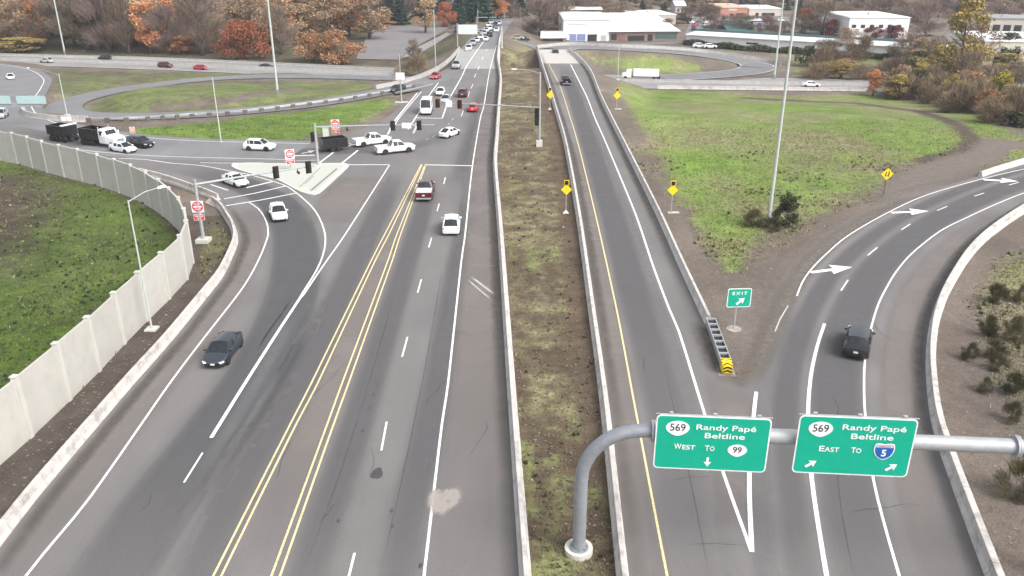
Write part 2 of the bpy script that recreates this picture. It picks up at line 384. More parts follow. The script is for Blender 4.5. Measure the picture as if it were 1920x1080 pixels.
# (polygon, grass cover, lushness, brownness, softness)
AREAS = [
 (Wd([(-400, 60), (0, 64), (500, 60), (900, 40), (900, 98), (700, 128), (0, 101), (-400, 85)]), .42, .28, .6, 8),
 (Wd([(960, 72), (1010, 84), (1003, 94), (950, 94)]), .55, .2, .4, 3),
 ([p[:2] for p in wall_w] + [(-200, 160), (-200, 15)], .66, .85, .3, 1),
 (Wd([(-60, 320), (60, 322), (140, 352), (110, 420), (40, 520), (-200, 560), (-400, 400)]), .36, .12, .7, 8),
 (Wd([(258, 263), (240, 239), (420, 224), (600, 203), (725, 179), (742, 190), (733, 206), (700, 222), (650, 238), (600, 252), (560, 266), (420, 266), (300, 267)]), .72, .98, .2, 3),
 (Wd([(150, 207), (190, 182), (300, 164), (420, 153), (700, 153), (718, 162), (640, 184), (500, 201), (350, 216), (200, 219)]), .56, .62, .35, 4),
 (Wd([(90, 168), (100, 130), (290, 133), (520, 139), (400, 144), (250, 158), (150, 178), (110, 185)]), .52, .5, .35, 3),
 (Wd([(1160, 150), (1230, 165), (1420, 175), (1640, 180), (1790, 202), (1900, 246), (1990, 292), (1870, 300), (1700, 308), (1560, 322), (1500, 375), (1450, 440), (1395, 518), (1345, 512), (1308, 445), (1276, 390), (1242, 310), (1194, 230), (1168, 190)]), .78, .44, .3, 4),
 (Wd([(1168, 155), (1215, 180), (1300, 270), (1360, 350), (1420, 420), (1400, 500), (1392, 515), (1350, 510), (1302, 440), (1247, 310), (1198, 230)]), .97, .92, .2, 9),
 (Wd([(1440, 318), (1640, 310), (1700, 325), (1640, 368), (1560, 415), (1470, 480), (1430, 490), (1430, 400)]), .58, .42, .5, 4),
 (Wd([(384, 400), (425, 425), (436, 452), (420, 490), (375, 535), (362, 505), (372, 450)]), .55, .30, .5, 1.0),
 (Wd([(1470, 92), (1770, 122), (1900, 130), (1960, 160), (1650, 150), (1470, 146)]), .55, .30, .3, 5),
 (Wd([(1345, 560), (1395, 530), (1470, 520), (1440, 620), (1415, 700), (1375, 700)]), .0, .2, .0, 2.5),
 (Wd([(1700, 318), (1850, 318), (1800, 330), (1700, 360), (1650, 372)]), .1, .3, .05, 3),
 (Wd([(1095, 99), (1200, 102), (1300, 112), (1330, 122), (1310, 140), (1180, 137), (1112, 118)]), .62, .34, .3, 4),
 (Wd([(1850, 470), (1960, 430), (2100, 600), (2000, 900), (1880, 850), (1820, 700), (1790, 560)]), .50, .12, .15, 3),
]
MEDIAN = [G(*p)[:2] for p in MED_L] + [G(*p)[:2] for p in reversed(MED_R)]
rows = [14.0]
while rows[-1] < 1700: rows.append(rows[-1] + max(.30, rows[-1] * .0062))
rows = np.array(rows); tt = np.concatenate([np.linspace(-2.2, -1.0, 40)[:-1], np.linspace(-1.0, 1.0, 401), np.linspace(1.0, 2.2, 40)[1:]])
gx = tt[None, :] * (rows[:, None] + 12); gy = np.repeat(rows[:, None], len(tt), 1)
gz = terrain(gx.ravel(), gy.ravel()).reshape(gx.shape)
mk = np.zeros((*gx.shape, 4), np.float32); mk[..., 0] = .33; mk[..., 1] = .25; mk[..., 2] = .28; mk[..., 3] = 1
mk[gy < 95, 0] = .12
def stamp(P, vals, soft_):
    sd = poly_sd(gx.ravel(), gy.ravel(), P).reshape(gx.shape)
    k = 1 - smooth(-soft_, soft_ * .4, sd)
    for i, v in enumerate(vals): mk[..., i] = mk[..., i] * (1 - k) + v * k
for i_, (P, a, b, c, s) in enumerate(AREAS): stamp(P, (a, b, c, {2: .47, 3: .50, 4: .66, 5: .72, 6: .66, 7: .86, 0: .6}.get(i_, 1.0)), s)
def vnoise(X, Y, sc, seed):
    r = np.random.default_rng(seed).random((256, 256)); u, v = X / sc, Y / sc; i, j = np.floor(u).astype(int), np.floor(v).astype(int); a, b = u - i, v - j; a = a * a * (3 - 2 * a); b = b * b * (3 - 2 * b)
    g = lambda p, q: r[p % 256, q % 256]
    return (g(i, j) * (1 - a) + g(i + 1, j) * a) * (1 - b) + (g(i, j + 1) * (1 - a) + g(i + 1, j + 1) * a) * b
n1 = .6 * vnoise(gx, gy, 13, 1) + .4 * vnoise(gx, gy, 4.5, 2); n2 = .6 * vnoise(gx, gy, 9, 3) + .4 * vnoise(gx, gy, 3, 4)
wr = np.where(gx > 5, 1.0, .5)
mk[..., 1] = np.clip(mk[..., 1] + (n1 - .5) * 1.5 * wr, 0, 1); mk[..., 0] = np.clip(mk[..., 0] + (n2 - .5) * .40 * wr * (mk[..., 0] > .25) * np.where(mk[..., 0] > .72, .5, 1), 0, 1); mk[..., 3] = mk[..., 3] * (1 + (n2 - n1) * .35)
def stroke(P, w0, w1, vals):
    d, _ = line_dist(gx.ravel(), gy.ravel(), P); k = (1 - smooth(w0, w1, d)).reshape(gx.shape)
    for i, v in enumerate(vals): mk[..., i] = mk[..., i] * (1 - k) + v * k
stroke(Wd([(1400, 184), (1480, 188), (1600, 193), (1720, 208), (1800, 238), (1824, 262), (1806, 284), (1730, 302)]), .6, 2.6, (.34, .1, .5, .6))
stroke(Wd([(1960, 278), (1870, 268), (1850, 288), (1780, 308), (1720, 335), (1690, 365)]), 1.2, 4.0, (.10, .2, .05, 1))
stroke(Wd([(300, 205), (450, 188), (560, 166), (480, 158)]), .8, 2.2, (.30, .1, .3, 1))
mk[..., 3] = np.where((gx < -12) & (gy < 90) & (poly_sd(gx.ravel(), gy.ravel(), [p[:2] for p in wall_w] + [(-200, 160), (-200, 15)]).reshape(gx.shape) > 0), np.minimum(mk[..., 3], .58), mk[..., 3])
stamp(MEDIAN, (.47, .06, .95, 1.0), 1.0)
mm = poly_sd(gx.ravel(), gy.ravel(), MEDIAN).reshape(gx.shape) < 0; mk[..., 1] = np.where(mm, np.clip((n1 - .56) * 1.6 + .05, 0, .38), mk[..., 1])
n3 = .5 * vnoise(gx, gy, 2.2, 8) + .5 * vnoise(gx, gy, .9, 9); mk[..., 3] = np.where(mm, .58 + .62 * n3, mk[..., 3] * np.where(gx < -12, .72 + .56 * n3, 1)); mk[..., 0] = np.where(mm, np.clip(mk[..., 0] + (n3 - .5) * .55, .05, .9), mk[..., 0])
dl, _ = line_dist(gx.ravel(), gy.ravel(), [G(p[0] - 14, p[1]) for p in MED_R]); k = (1 - smooth(.9, 2.1, dl)).reshape(gx.shape) * smooth(34, 48, gy) * mm
mk[..., 0] = mk[..., 0] * (1 - k) + .24 * k
k = smooth(46, 34, gy) if False else (1 - smooth(36, 52, gy)) * (poly_sd(gx.ravel(), gy.ravel(), MEDIAN).reshape(gx.shape) < 0)
mk[..., 1] = mk[..., 1] * (1 - k) + .34 * k
nr, nc = gx.shape
idx = np.arange(nr * nc).reshape(nr, nc)
F = np.stack([idx[:-1, :-1], idx[:-1, 1:], idx[1:, 1:], idx[1:, :-1]], -1).reshape(-1, 4)
V = np.stack([gx, gy, gz], -1).reshape(-1, 3)
M_GROUND = ground_material()
ground = link('ground', np_mesh('ground', V, F, M_GROUND, mk.reshape(-1, 4), True)); ground['kind'] = 'structure'
back = sheet('ground_beyond', [(-4000, -600, -9), (4000, -600, -9), (4000, 5000, -9), (-4000, 5000, -9)], mat('dull_soil', (.11, .10, .07), .95))

# ------------------------------------------------------------------ roads
def edge(P, d=0): return [G(*p) for p in P]
main_poly = edge(BAR_L) + edge([(395, 374), (330, 350), (270, 330), (210, 312), (110, 288), (20, 262), (-60, 248), (-60, 232), (20, 232), (90, 248), (200, 263), (300, 271), (420, 273), (560, 275), (620, 262), (665, 247), (715, 228), (745, 205), (770, 182), (790, 168), (742, 176), (735, 168), (790, 156), (838, 128), (852, 120)]) + list(reversed(edge([(p[0] + 6, p[1]) for p in MED_L[:9]])))
sheet('main_road', main_poly, M_ASPH, 0)
sheet('bridge_deck', edge([(846, 129), (934, 129), (936, 92), (864, 92)]), M_DECK, .006)
sheet('far_road', edge([(864, 92), (936, 92), (945, 62), (957, 44), (964, 34), (935, 34), (915, 45), (890, 62)]), M_ASPHF, .006)
ramp_poly = edge([(p[0] - 6, p[1]) for p in MED_R]) + edge([(1063, 92)]) + list(reversed(edge([(p[0] + 6, p[1]) for p in RAMP_R[:8]]))) + edge([(1368, 706), (1390, 716), (1418, 690), (1440, 640), (1470, 575), (1505, 510), (1560, 454), (1640, 402), (1740, 358), (1840, 329), (1925, 308), (2060, 278)]) + list(reversed(edge([(p[0] + 8, p[1]) for p in EXIT_R])))
sheet('ramp_road', ramp_poly, M_ASPH2, 0)
sheet('ramp_bridge_deck', edge([(1017, 119), (1093, 119), (1066, 93), (1011, 93)]), mat('pale_deck_concrete', (.48, .45, .42), .85, c2=(.42, .39, .37), scale=.4, world=True), .006)
fz = 0.02
fwp = [(p[0], p[1], FZ + fz) for p in fw_near] + [(p[0], p[1], FZ + fz) for p in reversed(fw_far)]
sheet('freeway', fwp, M_FWY)
st = Strips()
for P, hw in RIB: st.line(P, hw * 2, .02)
st.build('loop_ramp_road', M_ASPHF)
# worn lanes (soft edged traffic film and polished wheel tracks)
def band(w, f=.35): h = w / 2; m_ = h * (1 + f) / 2; return [(-h * 1.15, 0), (-h * .9, .16), (-m_, .55), (-h * f, .95), (0, 1), (h * f, .95), (m_, .55), (h * .9, .16), (h * 1.15, 0)]
M_FILM = soft('traffic_film', (.122, .119, .122), strength=.8, scale=.12, lo=.3, hi=.7); M_FILMD = soft('dark_traffic_film', (.100, .101, .106), strength=.85, scale=.12, lo=.3, hi=.7); M_SHINE = soft('polished_track', (.20, .195, .195), strength=.5); M_WARM = soft('dusty_shoulder', (.225, .200, .184), strength=.7, scale=.2)
s1 = Strips(); s2 = Strips(); s3 = Strips()
slip_mid = GP([(20, 1330), (210, 1080), (290, 960), (420, 790), (500, 670), (545, 560), (556, 480), (550, 430), (533, 395), (505, 370), (440, 340), (330, 312)])
sd_ = Strips(); sd_.line(slip_mid, 0, .008, cross=band(5.4, .6)); sd_.build('dark_traffic_film', M_FILMD)
s1.line(GP([(640, 1290), (690, 990), (745, 810), (795, 600), (838, 420), (858, 330)]), 0, .008, off=2.0, cross=band(2.6)); s1.line(GP([(600, 1290), (660, 1030), (720, 810), (787, 540), (838, 330)]), 0, .008, off=-1.9, cross=band(2.6))
s1.line(GP([(280, 1290), (440, 920), (560, 710), (690, 440), (745, 320)]), 0, .008, cross=band(3.2))
ramp_mid = GP([(1340, 1290), (1300, 1000), (1258, 760), (1206, 580), (1154, 400), (1111, 270), (1084, 190), (1056, 120)])
s1.line(ramp_mid, 0, .008, off=-.4, cross=band(3.4, .5))
exit_mid = GP([(1680, 1290), (1610, 1000), (1570, 800), (1570, 690), (1592, 600), (1640, 510), (1720, 437), (1820, 380), (1930, 338), (2060, 300)])
s1.line(exit_mid, 0, .008, cross=band(4.0, .5)); s1.line(exit_mid, 0, .0085, off=-3.2, cross=band(2.2))
cs = GP([(20, 240), (200, 275), (400, 284), (600, 284), (760, 275), (850, 250)]); s1.line(cs, 0, .008, cross=band(5))
s1.line(GP([(905, 160), (890, 230), (870, 300), (850, 360)]), 0, .0085, off=-1, cross=band(5))
s1.build('traffic_film', M_FILM)
s2.line(GP([(230, 1080), (365, 880), (500, 690)]), 0, .011, off=1.2, cross=band(.8)); s2.line(GP([(330, 960), (440, 780), (560, 570)]), 0, .011, off=.2, cross=band(1.4))
s2.line(GP([(1460, 1290), (1430, 1000), (1425, 800), (1440, 690), (1490, 580)]), 0, .011, cross=band(1.6)); s2.line(ramp_mid, 0, .011, off=1.5, cross=band(1.2))
s2.build('polished_track', M_SHINE)
s3.line(GP([(470, 1080), (588, 800), (625, 720), (715, 490), (745, 400)]), 0, .009, cross=band(2.6, .6))
s3.line(GP([(870, 1290), (880, 1080), (895, 800), (903, 600), (907, 440), (905, 330), (914, 230), (920, 150)]), 0, .009, cross=band(5.0, .6))
s3.line(GP([(1228, 1290), (1212, 1080), (1165, 760), (1134, 560), (1102, 400), (1073, 260)]), 0, .009, cross=band(2.2, .6))
s3.line(GP([(-100, 1200), (60, 1000), (280, 740), (395, 600), (462, 490), (470, 430), (448, 385)]), 0, .009, cross=band(3.0, .6))
s3.line(GP([(610, 420), (650, 370), (680, 330)]), 0, .009, cross=band(7, .6))
s3.line(GP([(1395, 1000), (1380, 800), (1355, 700)]), 0, .009, cross=band(3.4, .5))
s3.line(GP([(1830, 1290), (1775, 1080), (1710, 850), (1690, 690), (1715, 560), (1790, 460), (1880, 395)]), 0, .009, off=-.3, cross=band(2.6, .5))
s3.line(GP([(1450, 640), (1490, 550), (1560, 465), (1680, 388), (1850, 330)]), 0, .012, off=-1.0, cross=band(2.8, .3))
s3.build('dusty_shoulder', M_WARM)
s4 = Strips()
for P in ([(1325, 620), (1345, 665), (1366, 706), (1388, 718), (1412, 700), (1438, 642), (1468, 577), (1502, 512), (1556, 456), (1636, 404), (1730, 362)], [(1310, 600), (1330, 650), (1350, 700)]): s4.line(GP(P, step=1.0), 0, .014, cross=band(2.2, .2))
s4.build('soil_spill', soft('soil_spill', (.165, .145, .125), strength=.9, scale=1.6, lo=.35, hi=.6))
s5 = Strips()
for P, o_ in ((BAR_L, .75), (MED_L, -.45), (MED_R, .45), (RAMP_R[1:], -.5), (EXIT_R, -.5)): s5.line(GP(P, step=1.2), 0, .014, off=o_, cross=band(1.0, .1))
s5.build('gutter_grit', soft('gutter_grit', (.105, .094, .084), strength=.8, scale=.9, lo=.35, hi=.62))

rk = random.Random(12); sc_ = Strips()
def crack(p, a, L, w=.045):
    P = [Vector((p[0], p[1], 0))]; a0 = a
    for k in range(int(L / .35)):
        a += rk.uniform(-.35, .35); a += (a0 - a) * .3; P.append(P[-1] + Vector((math.cos(a), math.sin(a), 0)) * .35)
    sc_.line([tuple(q) for q in P], 0, .0135, cross=[(-w, 0), (-w * .4, 1), (w * .4, 1), (w, 0)])
for (x, y) in ((600, 980), (690, 900), (560, 760), (780, 760), (820, 620), (520, 900), (250, 960), (430, 1040), (880, 860), (900, 600), (1240, 900), (1300, 1020), (1210, 700), (1600, 960), (1560, 820), (1700, 900), (1480, 860), (1660, 640)):
    crack(G(x + rk.uniform(-20, 20), y), rk.choice([0, math.pi / 2, 1.4, .15]) + rk.uniform(-.15, .15), rk.uniform(2, 7))
for P in ([(712, 1080), (762, 860), (797, 690), (830, 500)], [(566, 1080), (640, 880), (700, 690), (742, 540)], [(1330, 1080), (1290, 880), (1246, 690)], [(1600, 1080), (1574, 930), (1568, 800)]): sc_.line(GP(P, step=1), 0, .0135, cross=[(-.05, 0), (-.015, 1), (.015, 1), (.05, 0)])
sc_.build('pavement_crack', soft('crack_dark', (.085, .082, .082), strength=.42, lo=.40, hi=.60, scale=1.6))

# ------------------------------------------------------------------ painted markings
MZ = .016
w_ = Strips(); f_ = Strips(); y_ = Strips()
def WL(pts, w=.13, z=MZ, curve=True, s=w_): s.line(GP(pts, curve=curve, step=1.5), w, z)
WL([(-120, 1330), (49, 1080), (167, 935), (319, 718), (380, 637), (457, 537), (487, 483), (503, 440), (502, 425), (496, 408), (484, 391), (466, 379)], .15)
WL([(795, 1080), (828, 800), (840, 720), (865, 490), (872, 440), (886, 310), (901, 220), (907, 200), (915, 150), (920, 125), (931, 85)], .15)
w_.line([G(760, 1380), G(795, 1080)], .15, MZ)
for P in ([(320, 306), (380, 311), (432, 321), (465, 327), (530, 346), (556, 362), (585, 388), (600, 411), (609, 437), (610, 456), (605, 480), (593, 508), (567, 550), (556, 569)],): WL(P, .16)
WL([(730, 310), (647, 440), (607, 497), (567, 556)], .15); WL([(570, 548), (527, 613), (460, 718), (396, 821)], .24, MZ + .003)
WL([(380, 849), (345, 905)], .12, curve=False); WL([(650, 309), (730, 309)], .28, curve=False); WL([(796, 309), (885, 311)], .32, curve=False)
WL([(420, 373), (480, 362), (535, 349)], .25); WL([(423, 386), (490, 375), (556, 362)], .25); WL([(462, 352), (510, 341)], .35, curve=False); WL([(395, 346), (428, 357)], .2, curve=False)
WL([(597, 307), (625, 286)], .28, curve=False); WL([(640, 307), (671, 282)], .28, curve=False)
WL([(222, 297), (270, 299), (320, 306)], .18); WL([(255, 286), (360, 291), (480, 294), (590, 291)], .4); WL([(375, 305), (440, 306), (600, 300)], .15)
WL([(190, 268), (300, 279), (420, 283), (560, 281)], .12)
WL([(727, 252), (740, 227), (782, 175)], .28); WL([(738, 238), (748, 222), (790, 172)], .16)
WL([(765, 243), (786, 210), (807, 176), (822, 155)], .2); WL([(822, 155), (790, 163), (750, 172)], .22); WL([(781, 221), (827, 222)], .35, curve=False)
WL([(829, 222), (842, 187), (865, 145), (876, 122), (900, 87), (930, 48)], .22)
for a, b in (((648, 1105), (665, 1037)), ((715, 845), (725, 791)), ((754, 669), (764, 632)), ((783, 549), (790, 524)), ((804, 464), (809, 446)), ((819.5, 396), (823.5, 382)), ((832, 345), (835, 333)), ((865, 218), (869, 207)), ((877.5, 182), (880.5, 172)), ((883.5, 166), (886.5, 158)), ((889.5, 145), (892, 138)), ((896, 131), (899, 124)), ((904, 112), (906, 106)), ((911, 97), (913, 92))): WL([a, b], .13, curve=False)
for a, b in (((847, 226), (850, 222)), ((840, 234), (843, 231)), ((832, 243), (836, 240)), ((822, 250), (827, 247)), ((810, 257), (816, 254)), ((798, 262), (804, 260))): WL([a, b], .14, curve=False, s=f_)
for P in ([(320, 1240), (400, 1080), (542, 800), (583, 720), (695, 491), (721, 440), (790, 308)], [(338, 1240), (415, 1080), (553, 800), (595, 720), (703, 490), (729, 440), (791.5, 309)], [(447, 1240), (509, 1080), (612, 800), (641, 720), (727, 490), (744, 440), (796, 311)], [(466, 1240), (525, 1080), (624, 800), (653, 720), (735, 490), (751, 440), (798, 311)]): WL(P, .12, s=y_)
WL([(1305, 1330), (1251, 1080), (1190, 760), (1156, 580), (1116, 400), (1084, 270), (1069, 220), (1050, 162), (1029, 120)], .13, s=y_)
WL([(1409, 1035), (1358, 892), (1316, 760), (1273, 622), (1255, 580), (1225, 500), (1191, 400), (1137, 270), (1115, 220), (1100, 181), (1070, 121)], .19)
WL([(1409.5, 1035), (1405, 892), (1415, 760), (1418, 735)], .25, MZ + .003)
WL([(1494, 555), (1504, 530), (1517, 510), (1540, 485), (1590, 442), (1670, 396), (1740, 365), (1840, 336), (1920, 317), (2060, 288)], .14)
WL([(1453, 622), (1462, 600), (1478, 573)], .10, s=f_)
WL([(1720, 1180), (1686, 1080), (1638, 902), (1622, 775), (1620, 715), (1622, 675), (1632, 620), (1647, 570), (1662, 540), (1680, 510), (1710, 475), (1765, 432), (1815, 407), (1865, 384), (1920, 362), (2060, 316)], .15)
WL([(1573, 1180), (1550, 1080), (1522, 898), (1515, 785), (1520, 707), (1532, 650), (1546, 607)], .24)
for a, b in (((1577, 545), (1590, 525)), ((1627, 479), (1645, 464)), ((1690, 431), (1707, 420)), ((1757, 395), (1776, 387)), ((1827, 368), (1845, 362)), ((1892, 347), (1910, 342))): WL([a, b], .14, curve=False)
for z0, P in ((0, loop_r), (0, ramp_sl), (0, outer_l)):
    hw = {id(loop_r): 5.0, id(ramp_sl): 2.9, id(outer_l): 5.2}[id(P)]
    if P is not ramp_sl: w_.line(P, .16, .04, off=hw); w_.line(P, .16, .04, off=-hw)
fm = [((a[0] + b[0]) / 2, (a[1] + b[1]) / 2, FZ) for a, b in zip(fw_near, fw_far)]
for o_ in (-9.5, -2.0, 2.0, 9.5): w_.line(fm, .2, .06, off=o_)
def arrow_mark(tail, tip, wid):
    a, b = Vector(G(*tail)), Vector(G(*tip)); d = (b - a); L = d.length; d.normalize(); n = Vector((-d.y, d.x, 0))
    pts = [(0, -wid * .11), (L * .46, -wid * .11), (L * .40, -wid * .42), (L, 0), (L * .62, wid * .5), (L * .58, wid * .11), (0, wid * .11)]
    P = [a + d * u + n * v_ for u, v_ in pts]
    return [(p.x, p.y, MZ) for p in P]
for tl, tp, wd in (((1519, 511), (1598, 501), 2.4), ((1671, 399), (1742, 396), 2.6), ((1844, 337), (1909, 340), 3.0)):
    sheet('lane_arrow', arrow_mark(tl, tp, wd), M_WPAINT)
for tl, tp in (((566, 288), (592, 282)), ((430, 287), (470, 288)), ((775, 250), (785, 228))): sheet('lane_arrow', arrow_mark(tl, tp, 1.6), M_WFADE)
w_.build('white_road_lines', M_WPAINT); f_.build('worn_road_lines', M_WFADE); y_.build('yellow_road_lines', M_YPAINT)
def blob(name, c, rx, ry, m, seed, rot=0, n=26, z=.02):
    rr = random.Random(seed); ph = [rr.uniform(0, 6.28) for _ in range(4)]
    P = []
    for i in range(n):
        a = 6.283 * i / n; k = 1 + .13 * math.sin(2 * a + ph[0]) + .1 * math.sin(3 * a + ph[1]) + .06 * math.sin(5 * a + ph[2])
        x, y = rx * k * math.cos(a), ry * k * math.sin(a); P.append((c[0] + x * math.cos(rot) - y * math.sin(rot), c[1] + x * math.sin(rot) + y * math.cos(rot), z))
    return sheet(name, P, m)
M_OIL = mat('damp_asphalt', (.045, .045, .046), .8, c2=(.06, .06, .06)); M_PALE = mat('pale_patch', (.27, .245, .225), .9, c2=(.22, .20, .185), scale=1.5, world=True)
blob('oil_stain', G(707, 888), .30, .62, M_OIL, 3); pl = Strips(); c0 = G(832, 938); pr = random.Random(3); NR = 30; kk = [1 + .16 * math.sin(2 * a + 1) + .12 * math.sin(3 * a) + .08 * pr.uniform(-1, 1) for a in [6.283 * i / NR for i in range(NR)]]
pl.v = [(c0[0], c0[1], .02)] + [(c0[0] + .95 * f * kk[i] * math.cos(6.283 * i / NR), c0[1] + 1.5 * f * kk[i] * math.sin(6.283 * i / NR), .02) for f in (.72, 1.0) for i in range(NR)]
pl.f = [(0, 1 + i, 1 + (i + 1) % NR) for i in range(NR)] + [(1 + i, 1 + NR + i, 1 + NR + (i + 1) % NR, 1 + (i + 1) % NR) for i in range(NR)]; pl.a = [1] + [1] * NR + [0] * NR
pl.build('pale_stain', soft('pale_dust', (.36, .325, .295), strength=.8, lo=.28, hi=.5, scale=2.2))
for i, (x, y) in enumerate([(700, 740), (694, 765), (708, 722), (680, 808), (734, 958), (736, 987), (788, 1061), (634, 977)]): blob('oil_spot', G(x, y), .09, .2, M_OIL, i + 9, n=12)
sk = Strips(); sk.line(GP([(876, 524), (896, 541), (922, 563)], step=.5), 0, .018, cross=band(.24, .5)); sk.line(GP([(882, 518), (903, 534), (928, 553)], step=.5), 0, .018, cross=band(.34, .5)); sk.build('skid_scuff', soft('pale_scuff', (.50, .48, .48), strength=.8, lo=.1, hi=.5, scale=4))
ck = Strips(); ck.line(GP([(545, 562), (530, 586), (512, 610), (497, 632), (484, 655)], step=.4), 0, .013, cross=[(-.10, 0), (-.03, 1), (.03, 1), (.10, 0)]); ck.build('pavement_seam', soft('dark_seam', (.04, .04, .042), strength=.9, lo=.42, hi=.55, scale=2.2))

# ------------------------------------------------------------------ barriers
def jersey(P, name, label, cat='barrier', group=None, h=.82, wb=.62, wt=.24, m=None, joint=3.8, shift=0, rail=False):
    P = [Vector((*p[:2], p[2] if len(p) > 2 else 0)) for p in catmull(P, 1.2)]
    prof = [(-wb / 2, -.3), (-wb / 2, .08), (-wb * .29, .34), (-wt / 2, h - .02), (-wt / 2 + .02, h), (wt / 2 - .02, h), (wt / 2, h - .02), (wb * .29, .34), (wb / 2, .08), (wb / 2, -.3)]
    secs = []; acc = 0; last = 0
    for i, p in enumerate(P):
        t = (P[min(i + 1, len(P) - 1)] - P[max(i - 1, 0)]); n = Vector((t.y, -t.x, 0)).normalized(); t.normalize()
        if i: acc += (p - P[i - 1]).length
        def sec(q, k): return [q + n * (a * k + shift) + Vector((0, 0, b if b < 0 else b * (1 - (1 - k) * .25))) for a, b in prof]
        if joint and acc - last > joint and 0 < i < len(P) - 1:
            last = acc
            for d_, k in ((-.03, 1), (-.025, .72), (.025, .72), (.03, 1)): secs.append(sec(p + t * d_, k))
        else: secs.append(sec(p, 1))
    mb = MB(); mb.loft(secs, cap=True, smooth=False)
    return tag(mb.build(name, m or M_CONC), label, cat, group)
def shiftpts(P, dx): return [G(p[0] + dx, p[1]) for p in P]
jersey([G(*p) for p in BAR_L], 'concrete_barrier', 'long pale concrete barrier curving between the sound wall strip and the slip lane', shift=.31 * -1)
jersey([G(*p) for p in [(414, 375), (395, 366), (370, 357), (340, 346), (305, 335), (265, 325)]], 'concrete_barrier', 'short concrete barrier behind the signal pole at the end of the sound wall', shift=-.3)
jersey([G(*p) for p in MED_L], 'concrete_barrier', 'long concrete barrier along the right side of the main road, beside the weedy median', shift=.31, joint=0)
jersey([G(*p) for p in MED_R], 'concrete_barrier', 'long concrete barrier between the weedy median and the ramp with yellow edge line', shift=-.31, joint=0)
jersey([G(*p) for p in RAMP_R[1:]], 'concrete_barrier', 'concrete barrier on the right of the ramp ending at the striped crash cushion', shift=.31, joint=0)
jersey([G(*p) for p in EXIT_R], 'concrete_barrier', 'curved concrete barrier on the outside of the right exit lanes', shift=.36, wb=.7, wt=.36, h=.9, joint=6)
jersey([G(1838, 331), G(1880, 317), G(1925, 304), G(2060, 272)], 'concrete_barrier', 'low concrete barrier end at the right edge beside the gravel track', h=.7, joint=0)
jersey([GT(46, 206), GT(44, 214), GT(58, 221), GT(100, 227), GT(166, 229)], 'concrete_barrier', 'curved concrete barrier at the tip of the left loop under the street lamp', h=1.1, joint=0)
jersey([G(1006, 89.5), G(1040, 86), G(1075, 83.5), G(1160, 87.5, -.3), G(1250, 91.5, -1.4), G(1325, 98, -2.6), G(1400, 109, -3.8), G(1440, 116, -4.6), G(1464, 123, -5)], 'concrete_barrier', 'pale concrete barrier round the outside of the far right loop ramp', h=.8, joint=0, m=M_FCONC)
jersey([G(705, 167, -.2), G(760, 155), G(810, 136), G(840, 116), G(862, 92)], 'bridge_parapet', 'pale bridge parapet on the left side of the main road beside the queue', h=.85, wb=.45, wt=.2, joint=0, m=M_FCONC)
jersey([(a[0], a[1], FZ) for a in fm], 'freeway_barrier', 'long concrete median barrier dividing the crossing freeway', h=.8, wb=.6, wt=.2, joint=0, m=M_FCONC)
jersey([(a[0], a[1] + .5, FZ) for a in fw_near[4:]], 'freeway_barrier', 'bright concrete edge barrier of the freeway above the right grass field', h=.85, wb=.6, joint=0)
jersey([(a[0], a[1] - .5, FZ) for a in fw_far[:4]], 'freeway_barrier', 'far concrete edge barrier of the freeway below the autumn wood', h=.8, wb=.5, joint=0, m=M_FCONC)
jersey([G(941, 62), G(936, 80), G(935, 90)], 'concrete_barrier', 'short far concrete barrier where the main road leaves the bridge', h=1.0, joint=0)

# bridge girders and abutments
def slab(name, pts, z0, z1, m, label, cat):
    b = MB(); b.prism([p[:2] for p in pts], z0, z1, 'z'); return tag(b.build(name, m), label, cat)
slab('road_bridge', [G(845, 130), G(936, 130), G(938, 91), G(862, 91)], -1.7, -.03, M_CONC, 'concrete bridge carrying the main road over the freeway', 'bridge')
slab('road_bridge', [G(1014, 120), G(1095, 120), G(1068, 92.5), G(1008, 92.5)], -1.7, -.03, M_CONC, 'concrete bridge with pale deck carrying the ramp over the freeway', 'bridge')

# ------------------------------------------------------------------ concrete sound wall
sw = empty('sound_wall', wall_w[9], 0, 'tall pale concrete sound wall with posts, wrapping round the green field on the left', 'wall')
C = [Vector((p[0], p[1], -.3)) for p in catmull(wall_w, .5)]
pts_ = [C[0]]; acc = 0
for a, b in zip(C[:-1], C[1:]):
    acc += (b - a).length
    if acc >= 4.15: pts_.append(b); acc = 0
pts_.append(C[-1])
base = Vector(wall_w[9])
HW = 4.15
for i, (a, b) in enumerate(zip(pts_[:-1], pts_[1:])):
    t = (b - a); n = Vector((t.y, -t.x, 0)).normalized(); t.normalize(); th = .09; h = HW + .3 + .06 * ((i * 7) % 3 - 1)
    mb = MB(); A, B = a - base + t * .12, b - base - t * .12
    V = [A - n * th, A + n * th, B + n * th, B - n * th]
    mb.add(V + [p + Vector((0, 0, h)) for p in V], [(3, 2, 1, 0), (4, 5, 6, 7), (0, 1, 5, 4), (1, 2, 6, 5), (2, 3, 7, 6), (3, 0, 4, 7)])
    mb.build('panel', M_WALL, sw)
for i, a in enumerate(pts_):
    t = pts_[min(i + 1, len(pts_) - 1)] - pts_[max(i - 1, 0)]
    mb = MB(); mb.box((0, 0, (HW + .42) / 2), (.36, .36, HW + .42)); mb.box((0, 0, HW + .45), (.44, .44, .06))
    mb.build('post', M_POST, sw, tuple(a - base), (0, 0, math.atan2(t.y, t.x)))

